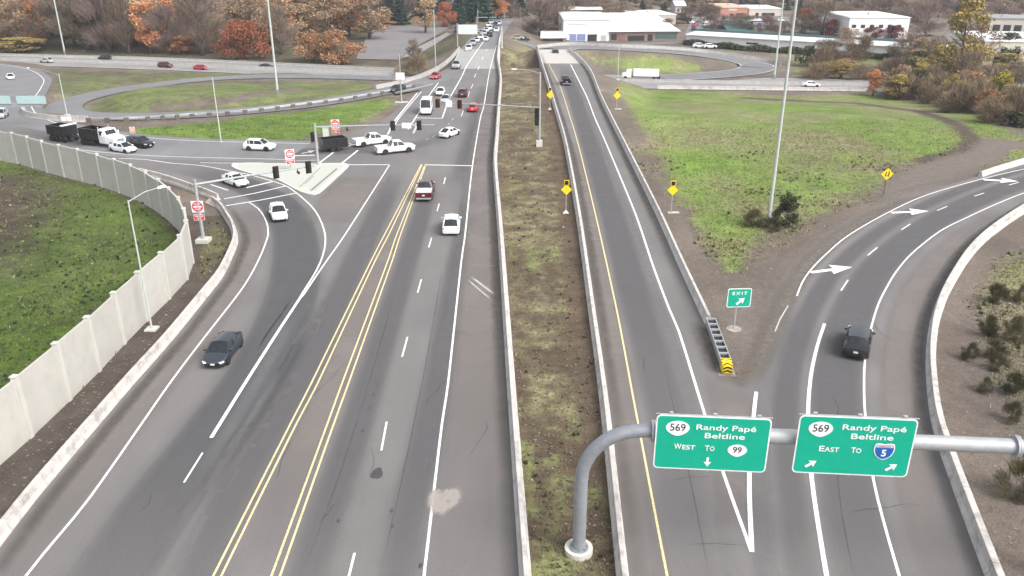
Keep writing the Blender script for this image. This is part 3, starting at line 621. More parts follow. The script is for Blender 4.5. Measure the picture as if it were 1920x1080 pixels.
# ------------------------------------------------------------------ traffic island with kerb
ISL = [(437, 307), (434, 312), (440, 317), (465, 325), (515, 337), (537, 347), (555, 357), (573, 364), (588, 366), (599, 363), (610, 354), (653, 314), (654, 310), (646, 307.5), (560, 308), (490, 307.5)]
iw = catmull([G(*p) for p in ISL + ISL[:1]], .6)[:-1]
b = MB(); b.prism([p[:2] for p in iw], -.05, .15, 'z'); isl = b.build('traffic_island', M_CURB); isl['kind'] = 'structure'
ctr = np.mean([p[:2] for p in iw], 0)
sheet('island_paving', [(ctr[0] + (p[0] - ctr[0]) * .9, ctr[1] + (p[1] - ctr[1]) * .9, .154) for p in iw], M_PAVE)
st = Strips(); st.line([G(572, 345, .158), G(588, 330, .158)], .12, 0); st.line([G(583, 357, .158), G(632, 316, .158)], .35, 0); st.line([G(560, 352, .158), G(600, 315, .158)], .14, 0); st.build('island_joints', mat('dark_joint', (.22, .20, .18), .9))
sheet('tactile_paving', [G(553, 351, .158), G(575, 352, .158), G(578, 360, .158), G(566, 360, .158)], mat('tactile_yellow', (.72, .64, .42), .8))
sheet('kerb_ramp', [G(392, 372), G(404, 374), G(412, 384), G(402, 389), (G(384, 380))], mat('pink_kerb', (.42, .33, .28), .85), .02)
# ------------------------------------------------------------------ vehicles (forward = local +x)
def ring(x, w, zb, zt, c=.03):
    h = [(w - .10, zb), (w - .02, zb + .10), (w, zb + (zt - zb) * .45), (w - .02, zt - .12), (w - .09, zt - .02), (w * .62, zt + c), (0, zt + c * 1.35)]
    return [(x, a, b) for a, b in h] + [(x, -a, b) for a, b in reversed(h[:-1])]
def interp(st, x, k):
    xs = sorted((s[0], s[k]) for s in st); return float(np.interp(x, [a for a, _ in xs], [b for _, b in xs]))
SPEC = {
 'sedan': dict(body=[(2.38, .42, .40, .54), (2.31, .64, .27, .64), (2.10, .80, .22, .72), (1.65, .89, .2, .83), (1.0, .91, .2, .93), (-1.4, .92, .2, .98), (-1.95, .85, .21, .97), (-2.24, .72, .27, .93), (-2.36, .50, .38, .78)],
   gh=(1.34, .42, -1.0, -2.12, 1.46, .84, .57), ax=(1.42, -1.42), wr=.33),
 'suv': dict(body=[(2.32, .56, .42, .70), (2.26, .76, .30, .82), (2.05, .88, .25, .92), (1.5, .93, .24, 1.0), (.95, .94, .24, 1.06), (-1.7, .94, .24, 1.10), (-2.1, .92, .25, 1.10), (-2.28, .86, .30, 1.02), (-2.34, .74, .42, .85)],
   gh=(1.12, .42, -1.55, -2.16, 1.70, .86, .66), ax=(1.40, -1.38), wr=.37),
 'hatch': dict(body=[(2.10, .52, .40, .62), (2.04, .70, .28, .74), (1.85, .84, .23, .82), (1.4, .88, .22, .90), (.9, .89, .22, .97), (-1.5, .89, .22, 1.02), (-1.85, .87, .24, 1.02), (-2.02, .80, .30, .95), (-2.08, .68, .4, .8)],
   gh=(1.08, .36, -1.15, -1.92, 1.54, .82, .60), ax=(1.28, -1.28), wr=.33),
 'pickup': dict(body=[(2.92, .60, .50, .88), (2.86, .82, .36, 1.0), (2.65, .95, .32, 1.08), (2.0, .98, .32, 1.13), (1.35, .99, .32, 1.17), (-.75, .99, .32, 1.17), (-.80, .97, .34, 1.15)],
   gh=(1.50, .78, -.45, -.78, 1.88, .90, .70), ax=(1.85, -1.75), wr=.40, bed=(-.80, -2.92)),
 'van': dict(body=[(2.95, .62, .42, .80), (2.88, .86, .32, .98), (2.6, .97, .30, 1.12), (2.1, 1.0, .30, 1.28), (1.2, 1.0, .30, 1.32), (-2.7, 1.0, .30, 1.32), (-2.92, .98, .34, 1.30), (-2.95, .94, .38, 1.25)],
   gh=(2.25, 1.55, -2.75, -2.93, 2.62, .96, .86), ax=(2.0, -1.75), wr=.36, paint_from=.55),
}
_proto = {}
def wheel(r, w, root, x, y, side):
    n = 18; b = MB()
    prof = [(r * .62, w / 2), (r * .93, w / 2), (r, w * .32), (r, -w * .32), (r * .93, -w / 2), (r * .62, -w / 2)]
    secs = [[(q * math.cos(2 * math.pi * k / n), yy, q * math.sin(2 * math.pi * k / n)) for k in range(n)] for q, yy in prof]
    b.loft(secs); t = b.build('wheel', M_TYRE, root, (x, y, r))
    d = MB(); yy = side * w * .40
    c = [(0, yy - side * .03, 0)] + [(r * .62 * math.cos(2 * math.pi * k / n), yy, r * .62 * math.sin(2 * math.pi * k / n)) for k in range(n)]
    d.add(c, [(0, 1 + k, 1 + (k + 1) % n) for k in range(n)]); d.build('rim', M_RIM, t)
def make_car(kind, pname, c, cover=None, roofc=None):
    sp = SPEC[kind]; pm = car_paint(pname, c); root = empty('car', (0, 0, 0)); st = sp['body']
    b = MB(); b.loft([ring(*s) for s in st]); b.build('body', pm, root)
    x0, x1, x2, x3, zr, wb, wr = sp['gh']
    bz = lambda x: interp(st, x, 3)
    def gring(x, z, wr_): return [(x, wb, bz(x) - .03), (x, wr_ + .06, z - .13), (x, wr_ - .10, z - .03), (x, 0, z + .02), (x, -wr_ + .10, z - .03), (x, -wr_ - .06, z - .13), (x, -wb, bz(x) - .03)]
    def ering(x):
        q = bz(x); wb = wb3 if x == x3 else wb0; return [(x, wb, q - .03), (x, wb * .97, q + .01), (x, wb * .8, q + .03), (x, 0, q + .05), (x, -wb * .8, q + .03), (x, -wb * .97, q + .01), (x, -wb, q - .03)]
    wb0 = wb; wb3 = min(wb, interp(st, x3, 1) - .10)
    xm = (x1 + x2) / 2; pf = sp.get('paint_from', 99)
    stn = [ering(x0), gring(x1, zr - .03, wr), gring(xm, zr, wr + .01), gring(x2, zr - .025, wr - .01), ering(x3)]
    if kind in ('suv', 'pickup', 'van', 'hatch'):   # upright tail
        stn[4] = [(x3 - .02, p[1], p[2]) for p in ering(x3)]
    if kind == 'van': stn.insert(2, gring(pf, zr, wr + .01))
    gl, rf = MB(), MB(); V = [p for q in stn for p in q]; gf, rff = [], []
    for i in range(len(stn) - 1):
        for k in range(6):
            f = (i * 7 + k, i * 7 + k + 1, (i + 1) * 7 + k + 1, (i + 1) * 7 + k)
            end = i == 0 or i == len(stn) - 2
            side = k in (0, 5)
            if kind == 'van' and i >= 2: rff.append(f)
            elif i == len(stn) - 2 and side: rff.append(f)
            elif end or side: gf.append(f)
            else: rff.append(f)
    gl.add(V, gf, 0, False); rf.add(V, rff, 0, True)
    def bar(p, q, r=.045):
        for s in (1, -1): rf.tube([(p[0], p[1] * s, p[2]), (q[0], q[1] * s, q[2])], r, 6)
    if True:
        bar((x0, wb * .98, bz(x0)), (x1, wr + .05, zr - .11)); bar((x3, wb3 * .98, bz(x3)), (x2, wr + .04, zr - .11), .06 if kind != 'sedan' else .07)
        if kind != 'van': bar((xm + .1, wb, bz(xm)), (xm + .05, wr + .055, zr - .1), .04)
        if kind in ('suv', 'hatch'): bar((x2 + .35, wb, bz(x2)), (x2 + .3, wr + .05, zr - .1), .05)
    gl.build('windows', M_GLASS, root)
    rf.build('roof', pm if roofc is None else roofc, root)
    W2 = st[3][1]
    for x in sp['ax']:
        for s in (1, -1):
            wheel(sp['wr'], .23, root, x, s * (W2 - .095), s)
    ar = MB(); n = 14; r = sp['wr'] + .07
    for x in sp['ax']:
        for s in (1, -1):
            y = s * (W2 + .006); c = [(x, y, sp['wr'])] + [(x + r * math.cos(math.pi * (k / n * 1.24 - .12)), y, sp['wr'] + r * math.sin(math.pi * (k / n * 1.24 - .12))) for k in range(n + 1)]
            ar.add(c, [(0, 1 + k, 2 + k) for k in range(n)])
    ar.box((0, 0, st[4][2] + .02), (st[0][0] + abs(st[-1][0] if 'bed' not in sp else sp['bed'][1]) - .9, W2 * 1.7, .10))
    ar.box((st[0][0] - .12, 0, st[0][2] + .02), (.22, st[1][1] * 1.5, .16))
    ar.build('wheel_arch', M_TRIM, root, fix=False)
    fx, fw, fz_ = st[1][0], st[1][1], st[1][3]
    for s in (1, -1):
        h = MB(); h.box((fx - .07, s * (fw - .02), fz_ - .06), (.34, .24, .10), rz=-s * .55); h.build('headlight', M_LAMP, root)
        m_ = MB(); m_.box((x0 - .32, s * (W2 + .07), bz(x0) + .08), (.12, .20, .13)); m_.build('mirror', pm, root)
    g = MB(); g.box((fx + .0, 0, fz_ - .18), (.12, fw * 1.0, .12)); g.box((fx - .10, 0, st[1][2] + .12), (.30, fw * 1.75, .20)); g.build('grille', M_TRIM, root)
    if 'bed' in sp:
        xa, xb = sp['bed']; zt = 1.17; w = .97; bd = MB()
        for s in (1, -1): bd.box(((xa + xb) / 2, s * (w - .045), (zt + .36) / 2), (abs(xb - xa), .10, zt - .36))
        bd.box(((xa + xb) / 2, 0, .62), (abs(xb - xa) - .02, 2 * w - .2, .08)); bd.build('bed', pm, root)
        ln = MB(); ln.box(((xa + xb) / 2, 0, .68), (abs(xb - xa) - .24, 2 * w - .24, .03)); ln.build('bed_liner', M_TRIM, root)
        tg = MB(); tg.box((xb + .04, 0, (zt + .5) / 2), (.09, 2 * w - .2, zt - .5)); tg.build('tailgate', pm, root)
        rb = MB(); rb.box((xb - .06, 0, .48), (.14, 1.8, .16)); rb.build('bumper', M_STEEL, root)
        if cover: cv = MB(); cv.box(((xa + xb) / 2, 0, zt + .03), (abs(xb - xa) - .1, 2 * w - .06, .05)); cv.build('bed_cover', cover, root)
        rx, rw, rz0 = xb - .005, w - .06, .95; px_ = xb - .015
    else:
        rx, rw, rz0 = st[-2][0] + .02, st[-2][1] - .06, st[-2][3] - .16; px_ = st[-1][0] - .01
    for s in (1, -1):
        t = MB(); t.box((rx, s * (rw - .05), rz0), (.12, .20 if kind != 'van' else .14, .11 if kind != 'van' else .5)); t.build('tail_light', M_TAIL, root)
    p = MB(); p.box((px_, 0, st[-1][2] + .30 if 'bed' not in sp else .85), (.025, .32, .15)); p.build('rear_plate', M_PLATE, root)
    p = MB(); p.box((st[0][0] + .005, 0, st[0][2] + .06), (.025, .32, .13)); p.build('front_plate', M_PLATE, root)
    return root
PAINTS = {'white': (.80, .80, .80), 'pearl': (.74, .74, .75), 'black': (.012, .012, .014), 'grey': (.026, .033, .042), 'silver': (.42, .43, .44), 'maroon': (.085, .014, .014), 'red': (.48, .02, .035), 'brown': (.07, .022, .018), 'blue': (.03, .06, .16), 'charcoal': (.018, .019, .022), 'tan': (.35, .30, .22)}
def car(kind, col, at, d0, d1, label, cat='car', group=None, name=None, cover=None, z=None, rev=False):
    key = (kind, col, cover)
    p = at if len(at) == 3 and isinstance(at[2], float) and at[2] > 500 else (G(at[0], at[1], z) if z is not None else GT(*at))
    a, b = G(*d0, z or 0), G(*d1, z or 0); h = math.atan2(b[1] - a[1], b[0] - a[0])
    if key in _proto: o = copy_tree(_proto[key])
    else: o = make_car(kind, col, PAINTS[col], MAT['cover'] if cover else None); _proto[key] = o
    o.name = name or {'pickup': 'pickup_truck', 'van': 'delivery_van', 'suv': 'suv'}.get(kind, 'car')
    o.location = (p[0], p[1], p[2] + (.10 if z is None and p[2] < -.2 else (.01 if z is None else .03))) if not (z is None and p[2] > -.2) else (p[0], p[1], .012)
    o.rotation_euler = (0, 0, h)
    for k in ('label', 'category', 'group'):
        if k in o: del o[k]
    tag(o, label, cat, group); return o
mat('cover', (.72, .66, .66), .5)
car('sedan', 'grey', (421, 668), (457, 615), (392, 702), 'dark grey sedan driving toward the viewer in the slip lane beside the barrier')
car('hatch', 'white', (523, 409), (514, 388), (529, 428), 'white compact car rounding the slip lane bend past the island, facing the viewer')
car('sedan', 'white', (442, 347), (405, 332), (470, 356), 'white sedan waiting under the signal arm at the slip lane stop line')
car('sedan', 'pearl', (232, 286), (205, 282), (262, 291), 'white sedan on the cross street in front of the dump truck cab')
car('suv', 'black', (264, 277), (232, 271), (296, 281), 'black SUV on the cross street beside the dump truck')
car('suv', 'white', (488, 283), (462, 283), (516, 285), 'white SUV with dark wheels alone on the cross street before the big green verge', 'suv')
pk1 = car('pickup', 'white', (698, 273), (640, 279), (740, 267), 'white pickup truck towing the black utility trailer', 'pickup truck')
pk2 = car('pickup', 'pearl', (741, 287), (700, 291), (780, 283), 'white pickup truck with open bed turning just ahead of the towing pickup', 'pickup truck')
car('sedan', 'white', (843, 256), (826, 262), (862, 248), 'white sedan turning in the middle of the intersection')
car('pickup', 'maroon', (798, 368), (795, 376), (803, 348), 'dark red pickup with pale bed cover beside the yellow lines', 'pickup truck', cover=1)
car('suv', 'white', (847, 432), (846, 445), (850, 412), 'white SUV seen from behind in the right lane below the intersection', 'suv')
car('sedan', 'red', (887, 208), (886, 213), (890, 202), 'red car passing under the far signal arm beside the right edge line')
car('van', 'white', (800, 212), (806, 190), (793, 226), 'tall white delivery van waiting at the far stop line', 'van')
car('sedan', 'white', (826, 178), (830, 168), (819, 192), 'white car queued right behind the white delivery van')
car('sedan', 'silver', (836, 192), (842, 180), (830, 200), 'silver car half hidden by the far signal head beside the van')
car('suv', 'brown', (868, 181), (866, 187), (874, 168), 'dark brown SUV heading away beyond the far signals', 'suv')
car('sedan', 'red', (817, 148), (832, 138), (802, 158), 'red car curving off the bridge toward the left exit ramp')
car('pickup', 'silver', (856, 128), (862, 118), (849, 140), 'grey pickup coming off the bridge behind the red car', 'pickup truck')
car('sedan', 'black', (745, 172), (775, 164), (715, 178), 'black car on the left exit ramp behind the guardrail')
QG = 'cars queued on the far road'
for i, (k, c, x, y, up, l) in enumerate([('sedan', 'white', 873, 104, 0, 'white car leading the far queue on the bridge'), ('suv', 'pearl', 879, 95, 0, 'white SUV second in the far queue on the bridge'), ('suv', 'silver', 887, 85, 0, 'silver SUV third in the queue just past the bridge'), ('sedan', 'white', 894, 79, 0, 'white sedan fourth in the queue beside the overhead sign post'), ('hatch', 'white', 901, 73, 0, 'white hatchback fifth in the queue beyond the bridge'), ('sedan', 'pearl', 911, 77, 1, 'white sedan driving away alone in the right far lane'), ('suv', 'black', 918, 69, 1, 'dark SUV driving away ahead of the far white sedan'), ('sedan', 'silver', 908, 65, 0, 'silver sedan far back in the queue'), ('suv', 'white', 919, 57, 0, 'white SUV far back in the queue beside a blue car'), ('sedan', 'blue', 926, 57, 0, 'small blue car far back in the queue'), ('suv', 'white', 931, 60, 1, 'small white SUV driving away near the far traffic signal'), ('sedan', 'white', 916, 50, 0, 'white sedan at the far signal, last in the queue'), ('suv', 'charcoal', 929, 50, 0, 'charcoal SUV at the far signal, last in the queue'), ('sedan', 'silver', 902, 64, 0, 'silver sedan in the outer far lane behind the white hatchback'), ('sedan', 'white', 912, 60, 0, 'white sedan wedged mid-queue left of the blue car'), ('hatch', 'pearl', 936, 47, 0, 'tiny white hatchback at the road end by the far signal'), ('suv', 'silver', 921, 45, 0, 'tiny silver SUV at the road end left of the hatchback'), ('sedan', 'maroon', 896, 69, 0, 'dark red sedan in the outer far lane beside the overhead sign')]):
    a, b = ((x - 4, y + 8), (x + 5, y - 8)); car(k, c, (x, y), a if up else b, b if up else a, l, group=QG)
car('pickup', 'black', (1061, 158), (1063, 166), (1054, 146), 'black pickup heading away up the ramp', 'pickup truck')
car('suv', 'black', (1041, 104), (1043, 110), (1036, 97), 'black SUV crossing the pale ramp bridge deck', 'suv')
car('suv', 'charcoal', (1606, 655), (1600, 690), (1618, 600), 'black SUV seen from behind in the right exit lanes', 'suv')
car('suv', 'maroon', (311, 127), (250, 122), (370, 128), 'dark red SUV on the left part of the freeway behind the yellow diamond sign', 'suv')
car('sedan', 'red', (377, 131), (300, 126), (450, 134), 'bright red car on the freeway below the orange trees')
car('sedan', 'charcoal', (197, 112), (300, 116), (100, 108), 'dark car on the far side of the freeway under the bare trees')
car('hatch', 'silver', (88, 118), (150, 120), (30, 115), 'pale car on the freeway at the far left under the tall light mast')
car('sedan', 'white', (21, 149), (20, 140), (22, 160), 'white car on the outer left loop above the gantry')
car('suv', 'silver', (3, 222), (12, 214), (-6, 230), 'silver SUV at the left edge under the gantry', 'suv')
car('sedan', 'white', (1520, 163), (1500, 163), (1540, 164), 'white car alone on the right part of the freeway')
car('sedan', 'charcoal', (500, 129), (400, 124), (600, 133), 'dark car on the freeway just right of the tall light mast')

def trailer_wheels(root, xs, ys, r=.5):
    for x in xs:
        for s in (1, -1): wheel(r, .28, root, x, s * ys, s)
def hopper(b, x0, x1, w, z0, z1, t=.06, flare=.0):
    for s in (1, -1): b.box(((x0 + x1) / 2, s * (w - t / 2), (z0 + z1) / 2), (x1 - x0, t, z1 - z0))
    for x in (x0 + t / 2, x1 - t / 2): b.box((x, 0, (z0 + z1) / 2), (t, 2 * w - 2 * t - .004, z1 - z0))
    b.box(((x0 + x1) / 2, 0, z0 + .04), (x1 - x0 - 2 * t - .01, 2 * w - 2 * t - .01, .06))
    n = int((x1 - x0) / .7)
    for i in range(n + 1):
        for s in (1, -1): b.box((x0 + .04 + (x1 - x0 - .08) * i / n, s * (w + .035), (z0 + z1) / 2), (.08, .07, z1 - z0 - .02))
    for s in (1, -1): b.box(((x0 + x1) / 2, s * (w + .03), z1 - .03), (x1 - x0 + .02, .09, .1))
BLK = car_paint('bed_black', (.014, .014, .016)); WHT = car_paint('white', PAINTS['white'])
a, b_ = G(150, 267), G(216, 276); hd = math.atan2(b_[1] - a[1], b_[0] - a[0])
tr = empty('dump_truck', (*G(196, 273)[:2], .012), hd, 'white-cabbed dump truck with black bed, ahead of its trailer on the cross street', 'dump truck')
m = MB(); m.box((-.2, 0, .78), (7.2, .9, .28)); m.build('chassis', M_TRIM, tr)
m = MB(); m.loft([ring(3.75, .95, .62, 1.35), ring(3.65, 1.05, .55, 1.6), ring(2.6, 1.12, .55, 1.85), ring(2.0, 1.18, .6, 1.95)]); m.build('hood', WHT, tr)
m = MB(); m.loft([ring(2.0, 1.2, .6, 1.9), ring(1.65, 1.18, .6, 2.75), ring(.55, 1.18, .6, 2.8), ring(.45, 1.15, .6, 2.75)]); m.build('cab', WHT, tr)
m = MB(); m.add([(1.985, .95, 1.98), (1.985, -.95, 1.98), (1.70, -.85, 2.6), (1.70, .85, 2.6)], [(0, 1, 2, 3)]); m.add([(1.6, 1.205, 1.9), (.8, 1.205, 1.9), (.8, 1.2, 2.5), (1.45, 1.2, 2.5)], [(0, 1, 2, 3)]); m.add([(1.6, -1.205, 1.9), (.8, -1.205, 1.9), (.8, -1.2, 2.5), (1.45, -1.2, 2.5)], [(0, 1, 2, 3)]); m.build('windows', M_GLASS, tr, loc=(.03, 0, 0))
m = MB(); m.box((3.72, 0, 1.1), (.12, 1.2, .7)); m.box((3.78, 0, .6), (.2, 2.2, .25)); m.build('grille', M_STEELD, tr)
m = MB(); hopper(m, -3.7, .3, 1.2, 1.05, 2.65); m.build('dump_bed', BLK, tr)
for s in (1, -1):
    m = MB(); m.tube([(.42, s * .95, 1.0), (.42, s * .95, 3.1)], .08); m.build('exhaust_stack', M_STEEL, tr)
    m = MB(); m.box((1.8, s * 1.45, 2.1), (.1, .2, .5)); m.build('mirror', WHT, tr)
    m = MB(); m.box((3.7, s * .85, 1.1), (.2, .3, .25)); m.build('headlight', M_LAMP, tr)
trailer_wheels(tr, (3.0, -1.2, -2.4, -3.3), 1.02)
tt_ = empty('dump_trailer', (*G(123, 264)[:2], .012), hd, 'black dump trailer with a rolled white tarp, behind the dump truck', 'trailer')
m = MB(); hopper(m, -2.3, 1.6, 1.2, 1.05, 2.5); m.build('dump_bed', BLK, tt_)
m = MB(); m.box((0, 0, .8), (4.4, .9, .26)); m.tube([(2.2, 0, .8), (4.1, 0, .75)], .08); m.build('drawbar', M_TRIM, tt_)
m = MB(); m.box((1.4, 0, 2.7), (.5, 2.7, .16)); m.build('tarp', mat('white_tarp', (.78, .78, .76), .6), tt_)
trailer_wheels(tt_, (1.3, -.5, -1.7), 1.02)
a, b_ = G(640, 279), G(740, 267); hd2 = math.atan2(b_[1] - a[1], b_[0] - a[0])
ut = empty('utility_trailer', (*G(626, 282)[:2], .012), hd2, 'black high-sided utility trailer hitched to the white pickup', 'trailer')
m = MB(); hopper(m, -1.9, 1.9, 1.05, .55, 1.95); m.build('box', BLK, ut)
m = MB(); m.tube([(1.85, .6, .5), (3.0, 0, .5), (1.85, -.6, .5)], .06, 6); m.tube([(3.0, 0, .5), (3.5, 0, .5)], .07, 6); m.box((2.6, 0, .62), (.3, .5, .25)); m.build('drawbar', M_STEEL, ut)
trailer_wheels(ut, (.45, -.45), 1.0, .36)
# lorry on the freeway
p = GT(1204, 149); a, b_ = G(1250, 149, FZ), G(1160, 147, FZ); hd3 = math.atan2(b_[1] - a[1], b_[0] - a[0])
lt = empty('box_truck', (p[0], p[1], FZ + .03), hd3, 'white box truck on the freeway coming out from under the ramp bridge', 'truck')
m = MB(); m.box((-1.0, 0, 1.85), (7.0, 2.3, 1.8)); m.build('cargo_box', WHT, lt)
m = MB(); m.loft([ring(5.6, .95, .6, 1.5), ring(5.4, 1.1, .5, 1.7), ring(4.6, 1.15, .5, 1.9), ring(4.3, 1.15, .5, 2.6), ring(3.0, 1.15, .5, 2.7)]); m.build('cab', WHT, lt)
m = MB(); m.add([(4.62, .95, 1.95), (4.62, -.95, 1.95), (4.36, -.9, 2.55), (4.36, .9, 2.55)], [(0, 1, 2, 3)]); m.build('windscreen', M_GLASS, lt, loc=(.03, 0, .03))
m = MB(); m.box((0, 0, .8), (8.6, 1.0, .3)); m.build('chassis', M_TRIM, lt)
trailer_wheels(lt, (4.6, -3.2, -4.4), 1.0)

# ------------------------------------------------------------------ signs
def rrect(w, h, r, n=5):
    P = []
    for cx, cz, a0 in ((w / 2 - r, h / 2 - r, 0), (-w / 2 + r, h / 2 - r, 90), (-w / 2 + r, -h / 2 + r, 180), (w / 2 - r, -h / 2 + r, 270)):
        for k in range(n + 1): a = R(a0 + 90 * k / n); P.append((cx + r * math.cos(a), cz + r * math.sin(a)))
    return P
def plate(name, poly, m, parent, loc=(0, 0, 0), t=.03):
    b = MB(); b.prism(poly, -t / 2, t / 2, 'y'); return b.build(name, m, parent, loc)
def xf(poly, s=1, a=0, dx=0, dz=0): return [(s * (x * math.cos(a) - z * math.sin(a)) + dx, s * (x * math.sin(a) + z * math.cos(a)) + dz) for x, z in poly]
ARROW = [(-.11, -.5), (.11, -.5), (.11, .05), (.36, -.02), (0, .5), (-.36, -.02), (-.11, .05)]
EGG = [(.62 * math.cos(t) * (1 if math.sin(t) > 0 else 1 - .28 * math.sin(t) ** 2), .40 * math.sin(t) * (1.0 if math.sin(t) > 0 else 1.25)) for t in [2 * math.pi * k / 32 for k in range(32)]]
SHIELD = [(-.5, .46), (-.30, .50), (0, .44), (.30, .50), (.5, .46), (.56, .22), (.54, -.02), (.42, -.30), (.2, -.48), (0, -.56), (-.2, -.48), (-.42, -.30), (-.54, -.02), (-.56, .22)]
BEAM_A = Vector(at_depth(1225, 808, 33.3)); BEAM_B = Vector(at_depth(1903, 842, 32.0)); BEAM_B.z = BEAM_A.z
bd_ = (BEAM_B - BEAM_A); bd_.z = 0; BL = bd_.length; bd_.normalize(); BRZ = math.atan2(bd_.y, bd_.x)
sb = empty('sign_bridge', (BEAM_A.x - bd_.x * 3.3, BEAM_A.y - bd_.y * 3.3, 0), BRZ, 'grey steel tube gantry arching out of the median and over the exit lanes', 'sign gantry')
zb_ = BEAM_A.z
def arch(xp, s):
    r = 2.9; pts = [(xp, 0, .25), (xp, 0, zb_ - r)]
    for k in range(1, 10): a = math.pi / 2 * k / 9; pts.append((xp + s * (r - r * math.cos(a)), 0, zb_ - r + r * math.sin(a)))
    pts.append((xp + s * 3.3, 0, zb_)); return pts
m = MB(); m.tube(arch(0, 1), .33, 20); m.build('post', M_STEELD, sb)
m = MB(); m.tube(arch(6.6 + BL, -1), .33, 20); m.build('post', M_STEELD, sb)
m = MB(); m.tube([(3.38, 0, zb_), (3.3 + BL - .08, 0, zb_)], .36, 20); m.build('beam', M_STEEL, sb)
for x in (3.3, 3.3 + BL):
    for d in (-.055, .055): m = MB(); m.tube([(x + d - .045, 0, zb_), (x + d + .045, 0, zb_)], .52, 20); m.build('flange', M_STEEL, sb)
for x in (0, 6.6 + BL):
    m = MB(); m.tube([(x, 0, -.3), (x, 0, .22)], .72, 24, smooth=False); m.build('footing', mat('pale_footing', (.60, .58, .52), .85), sb)
    m = MB(); m.tube([(x, 0, .22), (x, 0, .28)], .5, 20, smooth=False)
    for k in range(8): m.tube([(x + .42 * math.cos(k * .785), .42 * math.sin(k * .785), .28), (x + .42 * math.cos(k * .785), .42 * math.sin(k * .785), .38)], .03, 6)
    m.build('base_plate', M_STEELD, sb)
def guide_sign(pxc, label, rows, arrows, shields, W_, H_):
    c = Vector(at_depth(*pxc, 32.0)); t = (c.x - BEAM_A.x) / (BEAM_B.x - BEAM_A.x); by = BEAM_A.y + t * (BEAM_B.y - BEAM_A.y)
    c = Vector(at_depth(*pxc, by - .62))
    r = empty('guide_sign', c, BRZ, label, 'road sign')
    plate('border', rrect(W_, H_, .22), M_SIGNW, r); plate('panel', rrect(W_ - .12, H_ - .12, .18), M_GREEN, r, (0, -.006, 0))
    f = lambda u, v: ((u - .5) * W_, -.034, (.5 - v) * H_)
    for txt, u, v, sz, wd in rows: text_mesh(txt, sz, M_SIGNW, r, f(u, v), bold=sz * .010, width=wd * W_)
    for u, v, a, s in arrows: plate('arrow', xf(ARROW, s, a), M_SIGNW, r, f(u, v), .01)
    for kind, txt, u, v, s in shields:
        if kind == 'egg':
            e = plate('route_shield', xf(EGG, s), M_SIGNW, r, f(u, v), .02); text_mesh(txt, .62 * s, M_BLK, e, (0, -.016, -.0 * s), width=(.8 if len(txt) > 2 else .56) * s, bold=.003)
        else:
            e = plate('route_shield', xf(SHIELD, s * 1.12), M_SIGNW, r, f(u, v), .016); plate('field', xf(SHIELD, s, dz=-.01), M_BLUE, e, (0, -.004, 0), .02)
            plate('band', [(-.5 * s, .27 * s), (.5 * s, .27 * s), (.47 * s, .43 * s), (.28 * s, .46 * s), (0, .40 * s), (-.28 * s, .46 * s), (-.47 * s, .43 * s)], mat('shield_band', (.62, .60, .64), .5), e, (0, -.008, 0), .02)
            text_mesh('INTERSTATE', .11 * s, M_RED, e, (0, -.024, .34 * s), width=.7 * s); text_mesh(txt, .66 * s, M_SIGNW, e, (0, -.022, -.14 * s), bold=.012)
    for u in (.12, .5, .88):
        b = MB(); b.box(((u - .5) * W_, .09, .02), (.09, .12, H_ + .16)); b.box(((u - .5) * W_, .15, -.5 * H_ + .5 * H_), (.2, .16, .8)); b.box(((u - .5) * W_ + .05, .05, H_ / 2 + .09), (.16, .1, .1)); b.build('bracket', M_ALU, r)
    b = MB(); b.box((0, .03, H_ / 2 + .03), (W_ + .06, .04, .03)); b.build('top_rail', M_ALU, r)
    return r
guide_sign((1334, 832), 'left green overhead sign: Randy Papé Beltline, west to 99, with one down arrow', [('Randy Papé', .61, .20, .40, .52), ('Beltline', .605, .35, .40, .35), ('W', .205, .575, .42, .065), ('EST', .30, .585, .34, .115), ('T', .465, .585, .42, .04), ('O', .51, .59, .34, .04)], [(.48, .84, math.pi, .50)], [('egg', '569', .19, .22, .88), ('egg', '99', .73, .59, .72)], 5.22, 2.92)
guide_sign((1601, 837), 'right green overhead sign: Randy Papé Beltline, east to 5, with two slanted arrows', [('Randy Papé', .64, .175, .40, .54), ('Beltline', .635, .325, .40, .36), ('E', .225, .56, .42, .045), ('AST', .315, .57, .34, .125), ('T', .50, .565, .42, .04), ('O', .545, .57, .34, .045)], [(.155, .83, -.95, .58), (.85, .83, -.95, .58)], [('egg', '569', .19, .21, .88), ('int', '5', .76, .555, .74)], 5.22, 3.10)

def post_sign(name, base, label, cat, H, r_=.05, tilt=0, foot=True, group=None, rz=0):
    r = empty(name, base, rz, label, cat, group); b = MB(); b.box((0, 0, H / 2), (2 * r_, 2 * r_, H)); b.build('post', M_STEEL, r); return r
p = GT(1376, 617); r = post_sign('exit_sign', p, 'small green EXIT sign with slanted arrow standing in the gore beside the crash cushion', 'road sign', 3.3, rz=R(3)); z0 = (hz(p, 537) + hz(p, 575)) / 2
plate('border', rrect(1.92, 1.62, .16), M_SIGNW, r, (.12, -.07, z0)); plate('panel', rrect(1.80, 1.50, .13), M_GREEN, r, (.12, -.076, z0))
text_mesh('EXIT', .36, M_SIGNW, r, (.12, -.1, z0 + .38), bold=.006, spacing=1.35, width=1.2); plate('arrow', xf(ARROW, .85, -.85), M_SIGNW, r, (.24, -.1, z0 - .28), .01)
b = MB(); b.tube([(0, 0, -.05), (0, 0, .04)], .62, 9, smooth=False); b.build('footing', mat('broken_pad', (.46, .43, .39), .9, c2=(.20, .18, .16), scale=5), r)
DIA = lambda s: [(0, -s), (s, 0), (0, s), (-s, 0)]
YG = 'yellow diamond signs with signal beacons along the ramp'
